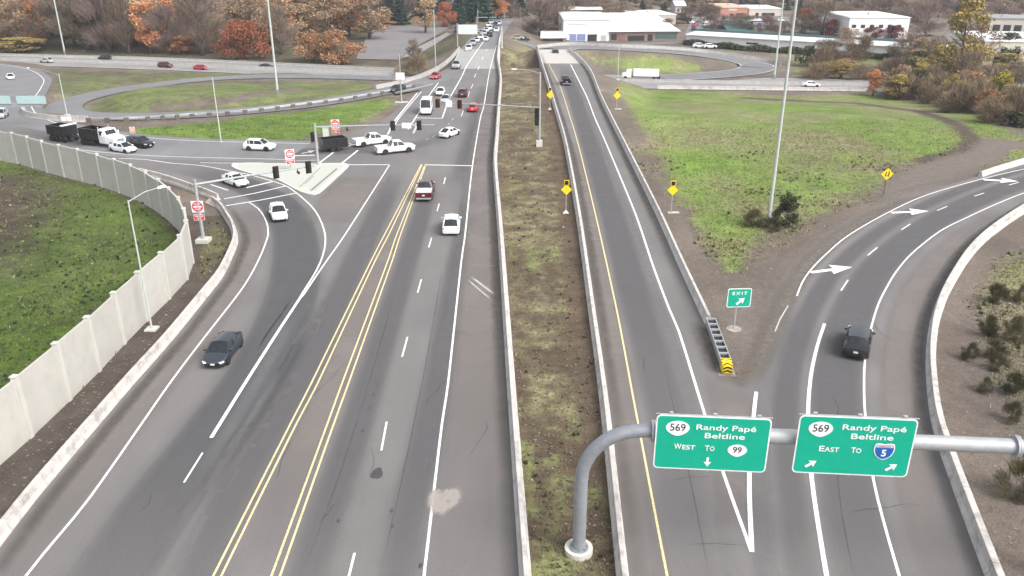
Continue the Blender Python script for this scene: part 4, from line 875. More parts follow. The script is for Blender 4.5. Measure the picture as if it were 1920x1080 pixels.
for bx, by, dy, by2, l, ft in ((1061, 399, 354, 341, 'near yellow diamond sign with beacon on the left side of the ramp', 1), (1258, 400, 355, 342, 'near yellow diamond sign with beacon on the right side of the ramp', 2), (1031, 205, 177, 166, 'far yellow diamond sign with beacon on the left side of the ramp', 1), (1156, 205, 178, 167, 'far yellow diamond sign with beacon on the right side of the ramp', 2)):
    p = GT(bx, by); zc, zt = hz(p, dy), hz(p, by2); r = post_sign('warning_sign', p, l, 'warning sign', zt, .04, group=YG, rz=R(2)); k = 1.0 if by > 300 else 1.15
    plate('diamond', xf(DIA(.64 * k)), M_YEL, r, (0, -.06, zc)); 
    plate('beacon_frame', rrect(.62, .62, .05), M_YEL, r, (0, -.06, zt)); plate('beacon', rrect(.44, .44, .05), M_BLK, r, (0, -.10, zt), .06)
    b = MB(); (b.box((.3, .1, .06), (1.3, .35, .14)) if ft == 2 else b.add([(-.4, -.35, .0), (.35, -.3, 0), (.3, .3, 0), (-.3, .3, 0), (-.05, 0, .35), (.05, 0, .35)], [(0, 1, 5, 4), (1, 2, 5), (2, 3, 4, 5), (3, 0, 4)])); b.build('footing', M_CURB, r)
p = GT(1656, 366); zc = hz(p, 324); r = post_sign('lane_ends_sign', p, 'yellow diamond lane-ends sign on a wooden post beside the exit road', 'warning sign', zc, .05)
r.children[0].data.materials[0] = M_WOOD
plate('border', DIA(.80), M_BLK, r, (0, -.06, zc)); plate('diamond', DIA(.78), M_YEL, r, (0, -.066, zc)); 
plate('symbol', [(-.24, -.3), (-.13, -.3), (-.13, .0), (-.05, .22), (-.16, .27), (-.24, .03)], M_BLK, r, (0, -.09, zc), .01); plate('symbol', [(.14, -.32), (.26, -.32), (.26, .34), (.14, .34)], M_BLK, r, (0, -.09, zc), .01); plate('symbol', [(-.02, -.3), (.05, -.3), (.05, -.1), (-.02, -.1)], M_BLK, r, (0, -.09, zc), .01)
CIR = lambda s, n=28: [(s * math.cos(6.2832 * k / n), s * math.sin(6.2832 * k / n)) for k in range(n)]
def dne(name, base, zt, zb, s, label, rz=0, post=True, yoff=-.1, faded=False):
    r = empty(name, base, rz, label, 'road sign')
    if post: b = MB(); b.box((0, 0, zt / 2 + .2), (.09, .09, zt + .4)); b.build('post', M_STEEL, r)
    rd = M_RED if not faded else mat('faded_orange', (.68, .26, .14), .6)
    q = plate('do_not_enter_plate', rrect(s, s, .05), M_SIGNW, r, (0, yoff, zt)); plate('disc', CIR(s * .46), rd, q, (0, -.006, 0)); plate('bar', [(-s * .34, -s * .07), (s * .34, -s * .07), (s * .34, s * .07), (-s * .34, s * .07)], M_SIGNW, q, (0, -.012, 0))
    text_mesh('DO NOT', s * .17, M_SIGNW, q, (0, -.025, s * .22), width=s * .52, bold=.004); text_mesh('ENTER', s * .17, M_SIGNW, q, (0, -.025, -s * .22), width=s * .5, bold=.004)
    q = plate('wrong_way_plate', rrect(s * .9, s * .52, .05), M_SIGNW, r, (0, yoff, zb)); plate('field', rrect(s * .84, s * .46, .04), rd, q, (0, -.006, 0))
    text_mesh('WRONG', s * .2, M_SIGNW, q, (0, -.025, s * .1), width=s * .66, bold=.004); text_mesh('WAY', s * .2, M_SIGNW, q, (0, -.025, -s * .12), width=s * .4, bold=.004)
    return r
p = G(382, 451); dne('do_not_enter_sign', (p[0], p[1] - .2, 0), hz(p, 386), hz(p, 406), 1.22, 'red Do Not Enter and Wrong Way signs on the pole beside the sound wall', post=False, rz=R(4))
p = GT(546, 322); dne('do_not_enter_sign', p, hz(p, 287), hz(p, 301), 1.3, 'red Do Not Enter and Wrong Way signs standing on the traffic island', rz=R(35))
p = GT(631, 262); dne('do_not_enter_sign', p, hz(p, 230), hz(p, 243), 1.3, 'white Do Not Enter sign beyond the towed trailer near the cabinet', rz=R(5))
p = GT(250, 252); dne('do_not_enter_sign', p, hz(p, 241), hz(p, 246), .9, 'small faded orange sign beside the far end of the green verge', faded=True)
p = GT(290, 138); zc = hz(p, 129); r = post_sign('warning_sign', p, 'lime yellow diamond sign beside the freeway on the left', 'warning sign', zc, .05); plate('diamond', DIA(.8), mat('sign_lime', (.72, .75, .02), .5), r, (0, -.06, zc))
p = GT(86, 150); zc = hz(p, 131); r = post_sign('warning_sign', p, 'pale diamond sign seen from behind near the left street lamp arm', 'warning sign', zc, .05); plate('diamond', DIA(.75), mat('pale_yellow', (.74, .76, .62), .5), r, (0, -.06, zc))
for x, l in ((121, 'left one of two small white square signs on the loop barrier'), (131, 'right one of two small white square signs on the loop barrier')):
    p = GT(x, 229); z0 = hz(p, 217); r = post_sign('small_sign', p, l, 'road sign', z0, .03, group='white squares on the loop barrier'); plate('plate', rrect(.85, .85, .04), M_SIGNW, r, (0, -.06, z0))
p = GT(753, 192); r = empty('board_sign', p, 0, 'white square board on a tall white pole beside the left exit gore', 'road sign'); b = MB(); b.tube([(0, 0, 0), (0, 0, hz(p, 100))], [.16, .09], 10); b.build('post', M_STEEL, r); z0, z1 = hz(p, 148), hz(p, 135); plate('board', rrect(1.75, z1 - z0, .05), M_SIGNW, r, (0, -.22, (z0 + z1) / 2)); b = MB(); b.box((0, 0, .05), (2.6, 1.2, .12)); b.build('footing', M_CURB, r)
for x, l in ((1394, 'left of two dark chevron boards on the outside of the right loop'), (1413, 'right of two dark chevron boards on the outside of the right loop')):
    p = GT(x, 112.5); z0 = hz(p, 107); r = post_sign('chevron_board', p, l, 'road sign', z0, .04, group='chevron boards on the right loop'); plate('plate', rrect(.8, 1.0, .04), M_TRIM, r, (0, -.06, z0))
# overhead sign beyond the bridge, and pale gantry at the left edge
p = GT(858, 88); zt, zbm = hz(p, 46), hz(p, 64); r = empty('guide_sign', (p[0], p[1], p[2]), 0, 'pale overhead guide sign seen beyond the bridge, left of the queue', 'road sign')
mp_ = 1539 / (p[1] * .923 + 11); W_ = 36 / mp_
b = MB(); b.tube([(0, 0, 0), (0, 0, zt + .3 - p[2])], .22, 10); b.build('post', M_STEEL, r)
b = MB(); b.tube([(0, 0, (zt + zbm) / 2 - p[2]), (W_ + 1, 0, (zt + zbm) / 2 - p[2])], .2, 8); b.build('arm', M_STEEL, r)
plate('panel', rrect(W_, zt - zbm, .1), mat('pale_sign_back', (.66, .70, .68), .5), r, (W_ / 2 + .3, -.3, (zt + zbm) / 2 - p[2]))
p = Vector(G(88, 232)); z1 = hz(p, 192); z0 = hz(p, 182); L = 9.0; px0 = p.x
r = empty('sign_gantry', (p.x - 8, p.y, 0), 0, 'pale steel gantry beam reaching in from the left edge over the outer loop', 'sign gantry')
b = MB(); b.box((2.2, 0, hz(p, 197)), (11.6, .5, .45)); b.build('beam', M_STEEL, r); b = MB(); b.tube([(-3.5, 0, -.3), (-3.5, 0, hz(p, 194))], .25, 10); b.build('post', M_STEEL, r)
M_TEAL = mat('pale_teal_sign', (.40, .55, .54), .5, c2=(.36, .50, .50), scale=.6)
for xa, xb, l in ((-30, 20, 'left pale teal sign panel on the gantry at the left edge'), (31, 86, 'right pale teal sign panel on the gantry at the left edge')):
    a, c = at_depth(xa, 188, p.y - .4), at_depth(xb, 188, p.y - .4); zA, zB = hz(p, 179), hz(p, 194)
    r = empty('guide_sign', ((a[0] + c[0]) / 2, p.y - .4, (zA + zB) / 2), 0, l, 'road sign'); plate('panel', rrect(c[0] - a[0], zA - zB, .1), M_TEAL, r)
    b = MB()
    for q in (-.3, 0, .3): b.box((q * (c[0] - a[0]), .10, 0), (.12, .12, zA - zB + .1))
    b.build('bracket', M_ALU, r)

# ------------------------------------------------------------------ crash cushion
a, c = Vector(G(1331, 612)), Vector(G(1362, 699)); d = (c - a); L = d.length; rz = math.atan2(d.y, d.x)
cc = empty('crash_cushion', a, rz, 'ladder-like crash cushion with yellow and black chevron nose at the end of the ramp barrier', 'crash cushion')
nb = 7; w = .36
b = MB()
for s in (1, -1):
    b.box((L * .47, s * w, .62), (L * .94, .07, .34)); b.box((L * .47, s * w, .30), (L * .94, .05, .16))
b.build('side_rail', M_STEEL, cc)
for k in range(nb + 1):
    b = MB(); b.box((.12 + k * (L * .9) / nb, 0, .72), (.16, 2 * w - .08, .14)); b.box((.12 + k * (L * .9) / nb, 0, .35), (.1, 2 * w - .1, .6)); b.build('diaphragm', M_STEEL, cc)
for k in range(nb):
    b = MB(); b.box((.12 + (k + .5) * (L * .9) / nb, 0, .52), ((L * .9) / nb - .2, 2 * w - .1, .22)); b.build('cartridge', M_TRIM, cc)
b = MB(); b.loft([[(L * .90, s * .37, z) for s, z in ((-1, .08), (1, .08), (1, .80), (-1, .80))], [(L * .97, s * .37, z) for s, z in ((-1, .08), (1, .08), (1, .80), (-1, .80))], [(L * 1.03, s * .34, z) for s, z in ((-1, .08), (1, .08), (1, .66), (-1, .66))]], smooth=False); nose = b.build('nose', M_YEL, cc)
sv = MB()
for k in range(3):   # chevrons on the sloping front and top
    u0 = k * .34 - .14
    for s in (1, -1):
        P = [];
        for yy, uu in ((0, u0 - .02), (s * .36, u0 + .26), (s * .36, u0 + .41), (0, u0 + .13)):
            uu = min(max(uu, .02), .92)
            if uu < .42: q = (L * .905 + (uu / .42) * L * .065, yy, .806)
            else:
                t_ = (uu - .42) / .5; q = (L * .97 + .012 + t_ * L * .06, yy * (1 - .12 * t_), .80 - .14 * t_ + .008)
            P.append(q)
        sv.add(P, [(0, 1, 2, 3)])
sv.build('chevron', M_BLK, nose)
fr = MB()
for k in range(2):
    for s in (1, -1): 
        z = .12 + k * .27
        fr.add([(L * 1.035, 0, z + .14), (L * 1.035, s * .33, z), (L * 1.035, s * .33, z + .13), (L * 1.035, 0, z + .27)], [(0, 1, 2, 3)])
fr.build('chevron', M_BLK, nose)
sheet('cushion_pad', [tuple(a + Vector((math.cos(rz) * u - math.sin(rz) * v, math.sin(rz) * u + math.cos(rz) * v, .012))) for u, v in ((-.2, -.62), (L * 1.07, -.62), (L * 1.07, .62), (-.2, .62))], mat('tan_pad', (.36, .29, .22), .9, c2=(.24, .22, .20), scale=1.5, world=True))

# ------------------------------------------------------------------ poles, lamps, signals
def lamp(base, top, arm_to, label, group=None, r=.11, double=None):
    p = GT(*base) if len(base) == 2 else base; zt = hz(p, top[1]); o = empty('street_lamp', p, 0, label, 'street lamp', group)
    b = MB(); b.tube([(0, 0, -.1), (0, 0, zt - p[2])], [r, r * .6], 10); b.build('pole', M_POLE, o)
    b = MB(); b.box((0, 0, .05), (.9, .9, .18)); b.build('footing', M_CURB, o)
    if arm_to:
        q = Vector(at_depth(*arm_to, p[1] + (arm_to[2] if len(arm_to) > 2 else 0))) if False else None
        d = ray(*arm_to[:2]); zz = zt + arm_to[2]; t = (zz - CAM_H) / d[2]
        if abs(d[2]) < .02 or t < 0 or abs(d[1] * t - p[1]) > 9: t = p[1] / d[1]
        e = Vector((d[0] * t, d[1] * t, CAM_H + d[2] * t)) - Vector(p); s = Vector((0, 0, zt - p[2] - .1)); mid = s.lerp(e, .5) + Vector((0, 0, .18))
        b = MB(); b.tube([s, mid, e], [.05, .045, .04], 8); b.build('arm', M_STEEL, o)
        b = MB(); an = math.atan2(e.y - s.y, e.x - s.x); b.box((e.x, e.y, e.z), (.75, .3, .14), an, taper=.7); b.build('lamp_head', M_SIGNW, o)
    return o
lamp((285, 618), (240, 376), (303, 350, .4), 'tall thin street lamp behind the near sound wall bend, arm reaching right', r=.085); 
lamp((415, 269), (398, 145), None, 'plain lamp pole standing at the edge of the big green verge')
lamp((126, 216), (109, 139), (53, 127, .5), 'street lamp at the tip of the left loop with long arm to the left')
lamp((817, 128), (812, 18), None, 'tall light pole beside the left bridge parapet', r=.16)
lamp((1158, 150), (1160, 88), None, 'thin light pole on the grass beside the right ramp barrier')
p = GT(1123, 136); r = post_sign('small_sign', p, 'small white sign on a thin pole beside the far right ramp barrier', 'road sign', hz(p, 113), .05); plate('plate', CIR(.45), M_SIGNW, r, (0, -.06, hz(p, 114)))
lamp((941, 90), (941, 50), None, 'thick pale pole beside the main road just beyond the bridge', r=.28)
lamp((660, 60), (661, -20), None, 'pole among the trees beyond the far lot', r=.14)
def mast(base, label, H=34, r=.20):
    p = GT(*base); o = empty('light_mast', p, 0, label, 'light mast'); b = MB(); b.tube([(0, 0, -.2), (0, 0, H)], [r, r * .5], 14); b.build('pole', M_POLE, o)
    b = MB(); b.tube([(0, 0, H), (0, 0, H + .15)], 1.0, 12, smooth=False); b.build('lamp_ring', M_STEEL, o)
    for k in range(6): b = MB(); b.box((1.2 * math.cos(k * 1.047), 1.2 * math.sin(k * 1.047), H - .1), (.6, .4, .3), k * 1.047); b.build('floodlight', M_ALU, o)
    b = MB(); b.box((.1, -.4, .7), (.5, .35, 1.0)); b.build('control_box', M_STEELD, o)
mast((1440, 424), 'very tall light mast rising from the right grass field beside a dark shrub'); mast((521, 178), 'very tall light mast inside the left loop in front of the autumn wood', r=.26)
mast((122, 102), 'very tall light mast beyond the freeway at the far left', r=.30); mast((1451, 148), 'very tall light mast behind the field mast, at the end of the right loop', r=.30)

def sig_head(parent, loc, rz=0, n=3, face=-1):
    b = MB(); h = .36 * n; b.box((0, 0, 0), (.36, .25, h)); hd = b.build('signal_head', M_TRIM, parent, loc, (0, 0, rz))
    b = MB(); b.box((0, .02, 0), (.66, .02, h + .28)); b.build('backplate', M_BLK, hd)
    for i, m in enumerate((mat('lens_red', (.035, .006, .006), .4), mat('lens_amber', (.03, .015, .004), .4), mat('lens_green', (.004, .02, .014), .4))):
        b = MB(); b.tube([(0, face * .12, h / 2 - .18 - .36 * i), (0, face * .24, h / 2 - .18 - .36 * i)], .14, 10); b.build('lens', m, hd)
def arm_pole(name, base, top_py, arm0, arm1, label, zarm1=.1, foot=(1.3, 1.3, .4), r=.2):
    p = G(*base); zt = hz(p, top_py); o = empty(name, p, 0, label, 'traffic signal')
    b = MB(); b.tube([(0, 0, -.1), (0, 0, zt)], [r, r * .78], 12); b.tube([(0, 0, zt), (0, 0, zt + .06)], r * .85, 12); b.build('pole', M_STEEL, o)
    b = MB(); b.box((0, 0, foot[2] / 2 - .1), foot); b.build('footing', M_CURB, o)
    za = hz(p, arm0); d = ray(*arm1); t = (za + zarm1 - CAM_H) / d[2]; e = Vector((d[0] * t, d[1] * t, za + zarm1)) - Vector(p); s = Vector((0, 0, za))
    b = MB(); b.tube([s, s.lerp(e, .5) + Vector((0, 0, .08)), e], [.13, .1, .07], 10); b.build('mast_arm', M_STEEL, o)
    return o, s, e
def on_arm(s, e, px, p):     # where along the arm the measured column lies
    best = min((abs((s + (e - s) * k / 200 + Vector(p)).x / (((s + (e - s) * k / 200 + Vector(p)).y) * CP + (CAM_H - (s + (e - s) * k / 200 + Vector(p)).z) * SP) * FPX + 960 - px), k) for k in range(201))[1]
    return s + (e - s) * best / 200 + Vector((0, 0, .0))
o, s, e = arm_pole('traffic_signal', (382, 452), 338, 346, (590, 311), 'signal pole beside the sound wall end, its arm spanning the slip lane')
an = math.atan2(e.y - s.y, e.x - s.x)
for x in (517, 577): q = on_arm(s, e, x, o.location); sig_head(o, (q.x + .1, q.y - .2, q.z), R(-70) if x > 600 else an)
q = on_arm(s, e, 557, o.location); b = MB(); b.tube([(q.x, q.y, q.z), (q.x, q.y, q.z - .35)], .04, 6); b.tube([(q.x, q.y, q.z - .35), (q.x + .2, q.y - .25, q.z - .45)], .14, 8); b.build('detector_camera', M_TRIM, o)
o, s, e = arm_pole('traffic_signal', (597, 311), 232, 238, (815, 234), 'signal pole on the traffic island with a long arm over the intersection', foot=(.8, .8, .3))
for x in (737, 786): q = on_arm(s, e, x, o.location); sig_head(o, (q.x, q.y - .2, q.z), R(8))
q = on_arm(s, e, 762, o.location); b = MB(); b.box((q.x, q.y - .15, q.z), (1.3, .04, .75)); b.build('lane_sign', M_SIGNW, o)
sig_head(o, (-.45, 0, hz(o.location, 257)), R(60)); q = on_arm(s, e, 650, o.location); b = MB(); b.tube([(q.x, q.y, q.z), (q.x, q.y, q.z - .3)], .05, 6); b.tube([(q.x, q.y, q.z - .35), (q.x + .1, q.y - .3, q.z - .45)], .16, 8); b.build('detector_camera', M_TRIM, o)
o, s, e = arm_pole('traffic_signal', (1011, 273), 136, 202, (817, 193), 'signal pole in the median with a lamp on top and an arm leftward', foot=(.95, 1.2, .9))
for x in (821, 862):
    q = on_arm(s, e, x, o.location); sig_head(o, (q.x, q.y - .2, q.z), R(4)); b = MB(); b.box((q.x, q.y + .0, q.z), (.86, .02, 1.5)); b.build('backplate_border', mat('reflective_border', (.62, .22, .12), .5), o)
q = on_arm(s, e, 842, o.location); b = MB(); b.box((q.x, q.y - .15, q.z), (1.0, .04, 1.0)); b.build('lane_sign', M_SIGNW, o)
for y in (211, 227): sig_head(o, (-.42, -.1, hz(o.location, y)), R(-20))
pz = hz(o.location, 137); b = MB(); b.tube([(0, 0, pz - .1), (-1.4, .3, pz + .35), (-3.6, .6, pz + .5)], .05, 8); b.build('lamp_arm', M_STEEL, o); b = MB(); b.box((-3.9, .62, pz + .5), (.8, .32, .14)); b.build('lamp_head', M_SIGNW, o)
p = GT(612, 262); r = empty('signal_cabinet', p, R(10), 'pale metal signal cabinet behind the black utility trailer', 'cabinet'); z = hz(p, 240) - p[2]
b = MB(); b.box((0, 0, z / 2), (.95, .75, z)); b.box((0, 0, z + .03), (1.02, .82, .06)); b.build('body', mat('cabinet_grey', (.50, .52, .47), .5), r); b = MB(); b.box((0, -.385, z / 2), (.8, .02, z - .25)); b.build('door', mat('cabinet_door', (.56, .58, .53), .5), r)
# far signal span and poles
for x, y0, y1, l in ((896, 44, 18, 'thin far pole left of the far signal'), (975, 50, 14, 'far white pole right of the far road'), (946, 36, 10, 'far pale pole at the end of the road')):
    p = GT(x, y0); o = empty('utility_pole', p, 0, l, 'pole'); b = MB(); b.tube([(0, 0, 0), (0, 0, hz(p, y1) - p[2])], .16, 8); b.build('pole', M_STEEL, o); b = MB(); b.box((.6, 0, hz(p, y1 + 4) - p[2]), (1.4, .1, .1)); b.build('cross_arm', M_STEEL, o)
p = GT(893, 44); o = empty('traffic_signal', p, 0, 'far signal arm across the end of the main road', 'traffic signal'); zz = hz(p, 33) - p[2]; b = MB(); b.tube([(0, 0, 0), (0, 0, zz)], .16, 8); b.build('pole', M_STEEL, o); b = MB(); b.tube([(0, 0, zz), (9.5, 0, zz + .2)], .12, 8); b.build('mast_arm', M_STEEL, o)
for x in (5, 8.6): sig_head(o, (x, -.2, zz))

# ------------------------------------------------------------------ guardrails
def guardrail(P, label, step=2.9, h=.92):
    P = [Vector(p) for p in catmull(P, 1.0)]; o = empty('guardrail', P[0], 0, label, 'guardrail'); b0 = P[0]
    prof = [(0, h - .36), (.05, h - .30), (0, h - .22), (0, h - .16), (.05, h - .08), (0, h), (-.02, h), (-.02, h - .36)]
    secs = []; acc = 9; posts = []
    for i, p in enumerate(P):
        t = P[min(i + 1, len(P) - 1)] - P[max(i - 1, 0)]; n = Vector((t.y, -t.x, 0)).normalized()
        secs.append([p - b0 + n * a + Vector((0, 0, z)) for a, z in prof])
        if i: acc += (p - P[i - 1]).length
        if acc >= step: acc = 0; posts.append((p, n, math.atan2(t.y, t.x)))
    b = MB(); b.loft(secs, smooth=False); b.build('rail', M_STEEL, o)
    for p, n, a in posts[:100]:
        b = MB(); b.box((0, 0, h / 2 - .1), (.85, .2, h + .1)); b.build('post', M_WOOD, o, tuple(p - b0 + n * .17), (0, 0, a))
    return o
rail = [(168, 230), (250, 228.5), (350, 222), (450, 215), (550, 203.5), (640, 191.5), (730, 176), (775, 166)]
guardrail([(*GT(*p)[:2], GT(*p)[2]) for p in rail], 'long steel guardrail along the near side of the left exit ramp')
guardrail([GT(1478, 90), GT(1600, 100), GT(1700, 112)], 'low guardrail beyond the right loop in front of the hedge')
# ------------------------------------------------------------------ buildings on the far right
def building(name, label, bl, br, top, depth, wm, rm, openings=(), roof='flat', rise=.6, slope=0, cat='building', fascia=None):
    a, c = Vector(GT(*bl)), Vector(GT(*br)); c.z = a.z = min(a.z, c.z) - .3
    H = hz(a, top) - a.z; d = c - a; L = d.length; rz = math.atan2(d.y, d.x)
    o = empty(name, a, rz, label, cat)
    b = MB(); b.box((L / 2, depth / 2, H / 2), (L, depth, H)); b.build('wall', wm, o)
    b = MB()
    if roof == 'flat': b.box((L / 2, depth / 2, H + .15), (L + .5, depth + .5, .3)); b.box((L / 2, depth / 2, H + .38), (L - .6, depth - .6, .16))
    elif roof == 'shed': b.add([(-.4, -.8, H - .1), (L + .4, -.8, H - .1), (L + .4, depth, H + rise), (-.4, depth, H + rise), (-.4, -.8, H + .15), (L + .4, -.8, H + .15), (L + .4, depth, H + rise + .25), (-.4, depth, H + rise + .25)], [(3, 2, 1, 0), (4, 5, 6, 7), (0, 1, 5, 4), (1, 2, 6, 5), (2, 3, 7, 6), (3, 0, 4, 7)])
    elif roof == 'gable': b.prism([(-.6, H), (depth / 2, H + rise), (depth + .6, H), (depth + .6, H + .25), (depth / 2, H + rise + .25), (-.6, H + .25)], -.5, L + .5, 'x')
    r_ = b.build('roof', rm, o)
    if roof in ('gable',):
        b = MB(); b.prism([(0, H - .02), (depth, H - .02), (depth / 2, H + rise - .05)], 0, L, 'x'); b.build('gable', wm, o)
    if roof == 'flat':
        for k in range(max(1, int(L / 14))):
            b = MB(); b.box((L * (k + .5) / max(1, int(L / 14)), depth * (.3 + .2 * (k % 2)), H + .95), (2.2, 1.6, 1.0)); b.build('roof_unit', M_ALU, r_)
    for nm, u0, u1, v0, v1, m in openings:
        b = MB(); b.box(((u0 + u1) / 2 * L, -.03, (v0 + v1) / 2 * H), ((u1 - u0) * L, .14, (v1 - v0) * H)); q = b.build(nm, m, o)
    return o, L, H
WHW = mat('warehouse_white', (.80, .80, .80), .6, c2=(.74, .74, .74), scale=.2); WHR = mat('warehouse_roof', (.78, .79, .80), .6, c2=(.70, .71, .72), scale=.1)
BEI = mat('beige_wall', (.62, .58, .50), .8, c2=(.55, .51, .44), scale=.2); GRR = mat('green_roof', (.07, .135, .125), .6, c2=(.05, .10, .095), scale=.1); GRY = mat('grey_roof', (.30, .30, .31), .8, c2=(.24, .24, .25), scale=.1)
OPD = mat('dark_opening', (.03, .03, .035), .4); OPB = mat('blue_panel', (.22, .27, .50), .5); ORG = mat('orange_store', (.50, .235, .175), .7); PNK = mat('pink_wall', (.55, .48, .45), .8); REDB = mat('red_band', (.23, .13, .11), .7); BRK = mat('brick', (.26, .20, .175), .9)
building('warehouse', 'tall white warehouse with blue panels behind the ramp bridge', (1056, 77), (1142, 77), 37, 34, WHW, WHR, [('panel', .09, .28, .06, .36, OPB), ('panel', .30, .48, .06, .36, OPB), ('door', .53, .73, .02, .34, OPD), ('window', .1, .5, .80, .83, M_ALU), ('door', .82, .93, .02, .3, M_ALU)])
building('warehouse', 'lower white building with wide white roof right of the tall warehouse', (1143, 77), (1272, 76), 59, 44, BRK, WHR, [('window', .02, .10, .2, .75, OPD), ('window', .12, .22, .15, .8, REDB), ('window', .26, .5, .1, .6, OPD), ('door', .55, .62, .02, .7, OPD), ('window', .66, .97, .3, .8, GRR)], 'shed', 3.2)
o_, L_, H_ = building('long_building', 'very long white walled building with dark green roof behind the hedge', (1287, 82), (1768, 113), 65, 9, WHW, WHR, [('window', .26, .31, .45, .6, OPD)] + [('door', .08 + .11 * k, .105 + .11 * k, .05, .42, M_ALU) for k in range(8)], 'shed', .35)
b = MB(); b.box((L_ / 2, 9.4, H_ + .7), (L_ + .6, .6, 1.3)); b.build('parapet', GRR, o_)
building('warehouse', 'white boxy building with small windows behind the two dark red trees', (1588, 73), (1700, 73), 34, 30, BEI if False else WHW, WHR, [('window', .05 + .15 * k, .12 + .15 * k, .55, .7, OPD) for k in range(6)] + [('door', .4, .5, .0, .3, OPD)])
building('warehouse', 'cream walled building at the right edge beyond the thicket', (1838, 122), (1990, 126), 78, 30, mat('cream_wall', (.70, .67, .55), .8, c2=(.64, .61, .50), scale=.2), WHR, [('door', .15, .22, .0, .5, OPD), ('window', .5, .56, .5, .65, OPD), ('door', .75, .82, .0, .5, M_ALU)])
building('shop_building', 'long low beige fascia building far at the top right corner', (1836, 57), (2040, 62), 35, 22, BEI, GRY, [('window', .02 + .1 * k, .09 + .1 * k, .05, .55, OPD) for k in range(9)])
building('store', 'orange red store with pale top in the far distance', (1350, 33), (1400, 33), 15, 30, ORG, mat('peach_roof', (.62, .42, .32), .8), [('door', .35, .5, 0, .45, OPD), ('sign_band', .3, .6, .75, .92, BEI), ('window', .6, .9, .1, .5, OPD)])
building('store', 'pale store right of the orange store in the far distance', (1404, 30), (1464, 30), 17, 26, BEI, WHR, [('door', .2, .3, 0, .5, OPD), ('window', .4, .8, .1, .5, OPD)])
building('shop_building', 'white building with pinkish brick front behind the low warehouse', (1186, 52), (1266, 51), 29, 26, PNK, WHR, [('window', .1, .2, .3, .7, OPD), ('window', .55, .65, .3, .7, OPD), ('window', .75, .85, .3, .7, OPD), ('column', .33, .46, .0, 1.0, WHW)])
building('shop_building', 'small pink and white gable house among the far evergreens', (1266, 25), (1284, 25), 11, 14, PNK, WHR, [('window', .2, .4, .3, .6, OPD), ('window', .6, .8, .3, .6, OPD)], 'gable', 2)
building('shed', 'green roofed shed in the far car park', (1366, 66), (1416, 66), 60, 14, BEI, GRR, [('door', .4, .6, 0, .7, OPD)], 'shed', 3)
building('shed', 'flat white canopy roof in the far car park', (1405, 47), (1470, 47), 39, 7, OPD, WHR, [('window', .1, .9, .1, .8, GRY)])
p = GT(1098, 44); z1 = hz(p, 17) - p[2]; o = empty('canopy', p, 0, 'white fuel canopy on posts above the tall warehouse roofline', 'canopy'); b = MB(); b.box((0, 5, z1), (15, 9, .9)); b.build('roof', WHW, o)
for x in (-5, 5): b = MB(); b.box((x, 5, z1 / 2), (.5, .5, z1)); b.build('post', M_STEEL, o)
p = GT(1037, 77); o = empty('box_trailer', (p[0], p[1], p[2]), R(2), 'white box trailer parked left of the tall white warehouse', 'trailer'); b = MB(); b.box((0, 0, 2.3), (9.5, 2.5, 2.4)); b.build('body', WHT, o); b = MB(); b.box((0, 0, .9), (9, 1.2, .3)); b.build('chassis', M_TRIM, o); trailer_wheels(o, (-3.2, -2.0, 3), 1.0)
b = MB(); b.box((5.4, 0, 1.3), (1.0, 2.2, 1.8)); b.build('cab', WHT, o)
# far lot paving, draped over the ground
def drape(name, q, m, off, n=24):
    q = [np.array(GT(*p)[:2]) for p in q]; V = []
    for i in range(n + 1):
        for j in range(n + 1):
            u, v = i / n, j / n; V.append((q[0] * (1 - u) + q[1] * u) * (1 - v) + (q[3] * (1 - u) + q[2] * u) * v)
    V = np.array(V); Z = terrain(V[:, 0], V[:, 1]) + off; k = n + 1
    F = [(i * k + j, (i + 1) * k + j, (i + 1) * k + j + 1, i * k + j + 1) for i in range(n) for j in range(n)]
    o = link(name, np_mesh(name, np.column_stack([V, Z]), F, m)); o['kind'] = 'structure'; return o
drape('far_lot', [(1282, 66), (1770, 70), (1560, 34), (1300, 30)], M_ASPHF, .2); drape('far_lot', [(1700, 100), (1960, 100), (1960, 62), (1720, 66)], M_ASPHF, .2)
drape('grey_lot', [(668, 112), (748, 113), (845, 52), (700, 50)], mat('lot_asphalt', (.20, .185, .185), .9, c2=(.16, .15, .15), scale=.1, world=True), .2)
drape('side_street', [(964, 78), (1280, 82), (1280, 78), (966, 72)], M_ASPHF, .15)
drape('gravel_path', [(748, 113), (790, 100), (850, 62), (838, 62)], M_FWY, .2)
rc = random.Random(4)
LOTL = {'white': 'small white car parked in the far lot before the stores', 'black': 'small black car parked in the far lot before the stores', 'silver': 'small silver car parked in the far lot before the stores', 'blue': 'small blue car parked in the far lot before the stores', 'red': 'small red car parked in the far lot before the stores'}
for i in range(34):
    row = i % 4; x = 1300 + (i // 4) * 20 + rc.uniform(-4, 4); y = (36, 44, 50, 57)[row]; c = rc.choice(['white', 'white', 'black', 'silver', 'blue', 'silver', 'red'])
    if 1360 < x < 1425 and y > 50: continue
    car(rc.choice(['sedan', 'suv', 'hatch']), c, (x, y), (x - 3, y + 3), (x + 3, y - 3) if rc.random() > .5 else (x + 8, y + 1), LOTL[c], group='cars parked in the far lot')
for x, y, c, l in ((1311, 90, 'white', 'left of two white cars parked under the long hedge'), (1331, 91, 'pearl', 'right of two white cars parked under the long hedge'), (1840, 70, 'white', 'white car in front of the beige fascia building at top right'), (982, 77, 'black', 'dark car on the side street left of the white box trailer'), (970, 75, 'tan', 'tan car on the side street beside the main road')):
    car('suv', c, (x, y), (x - 10, y), (x + 10, y), l)

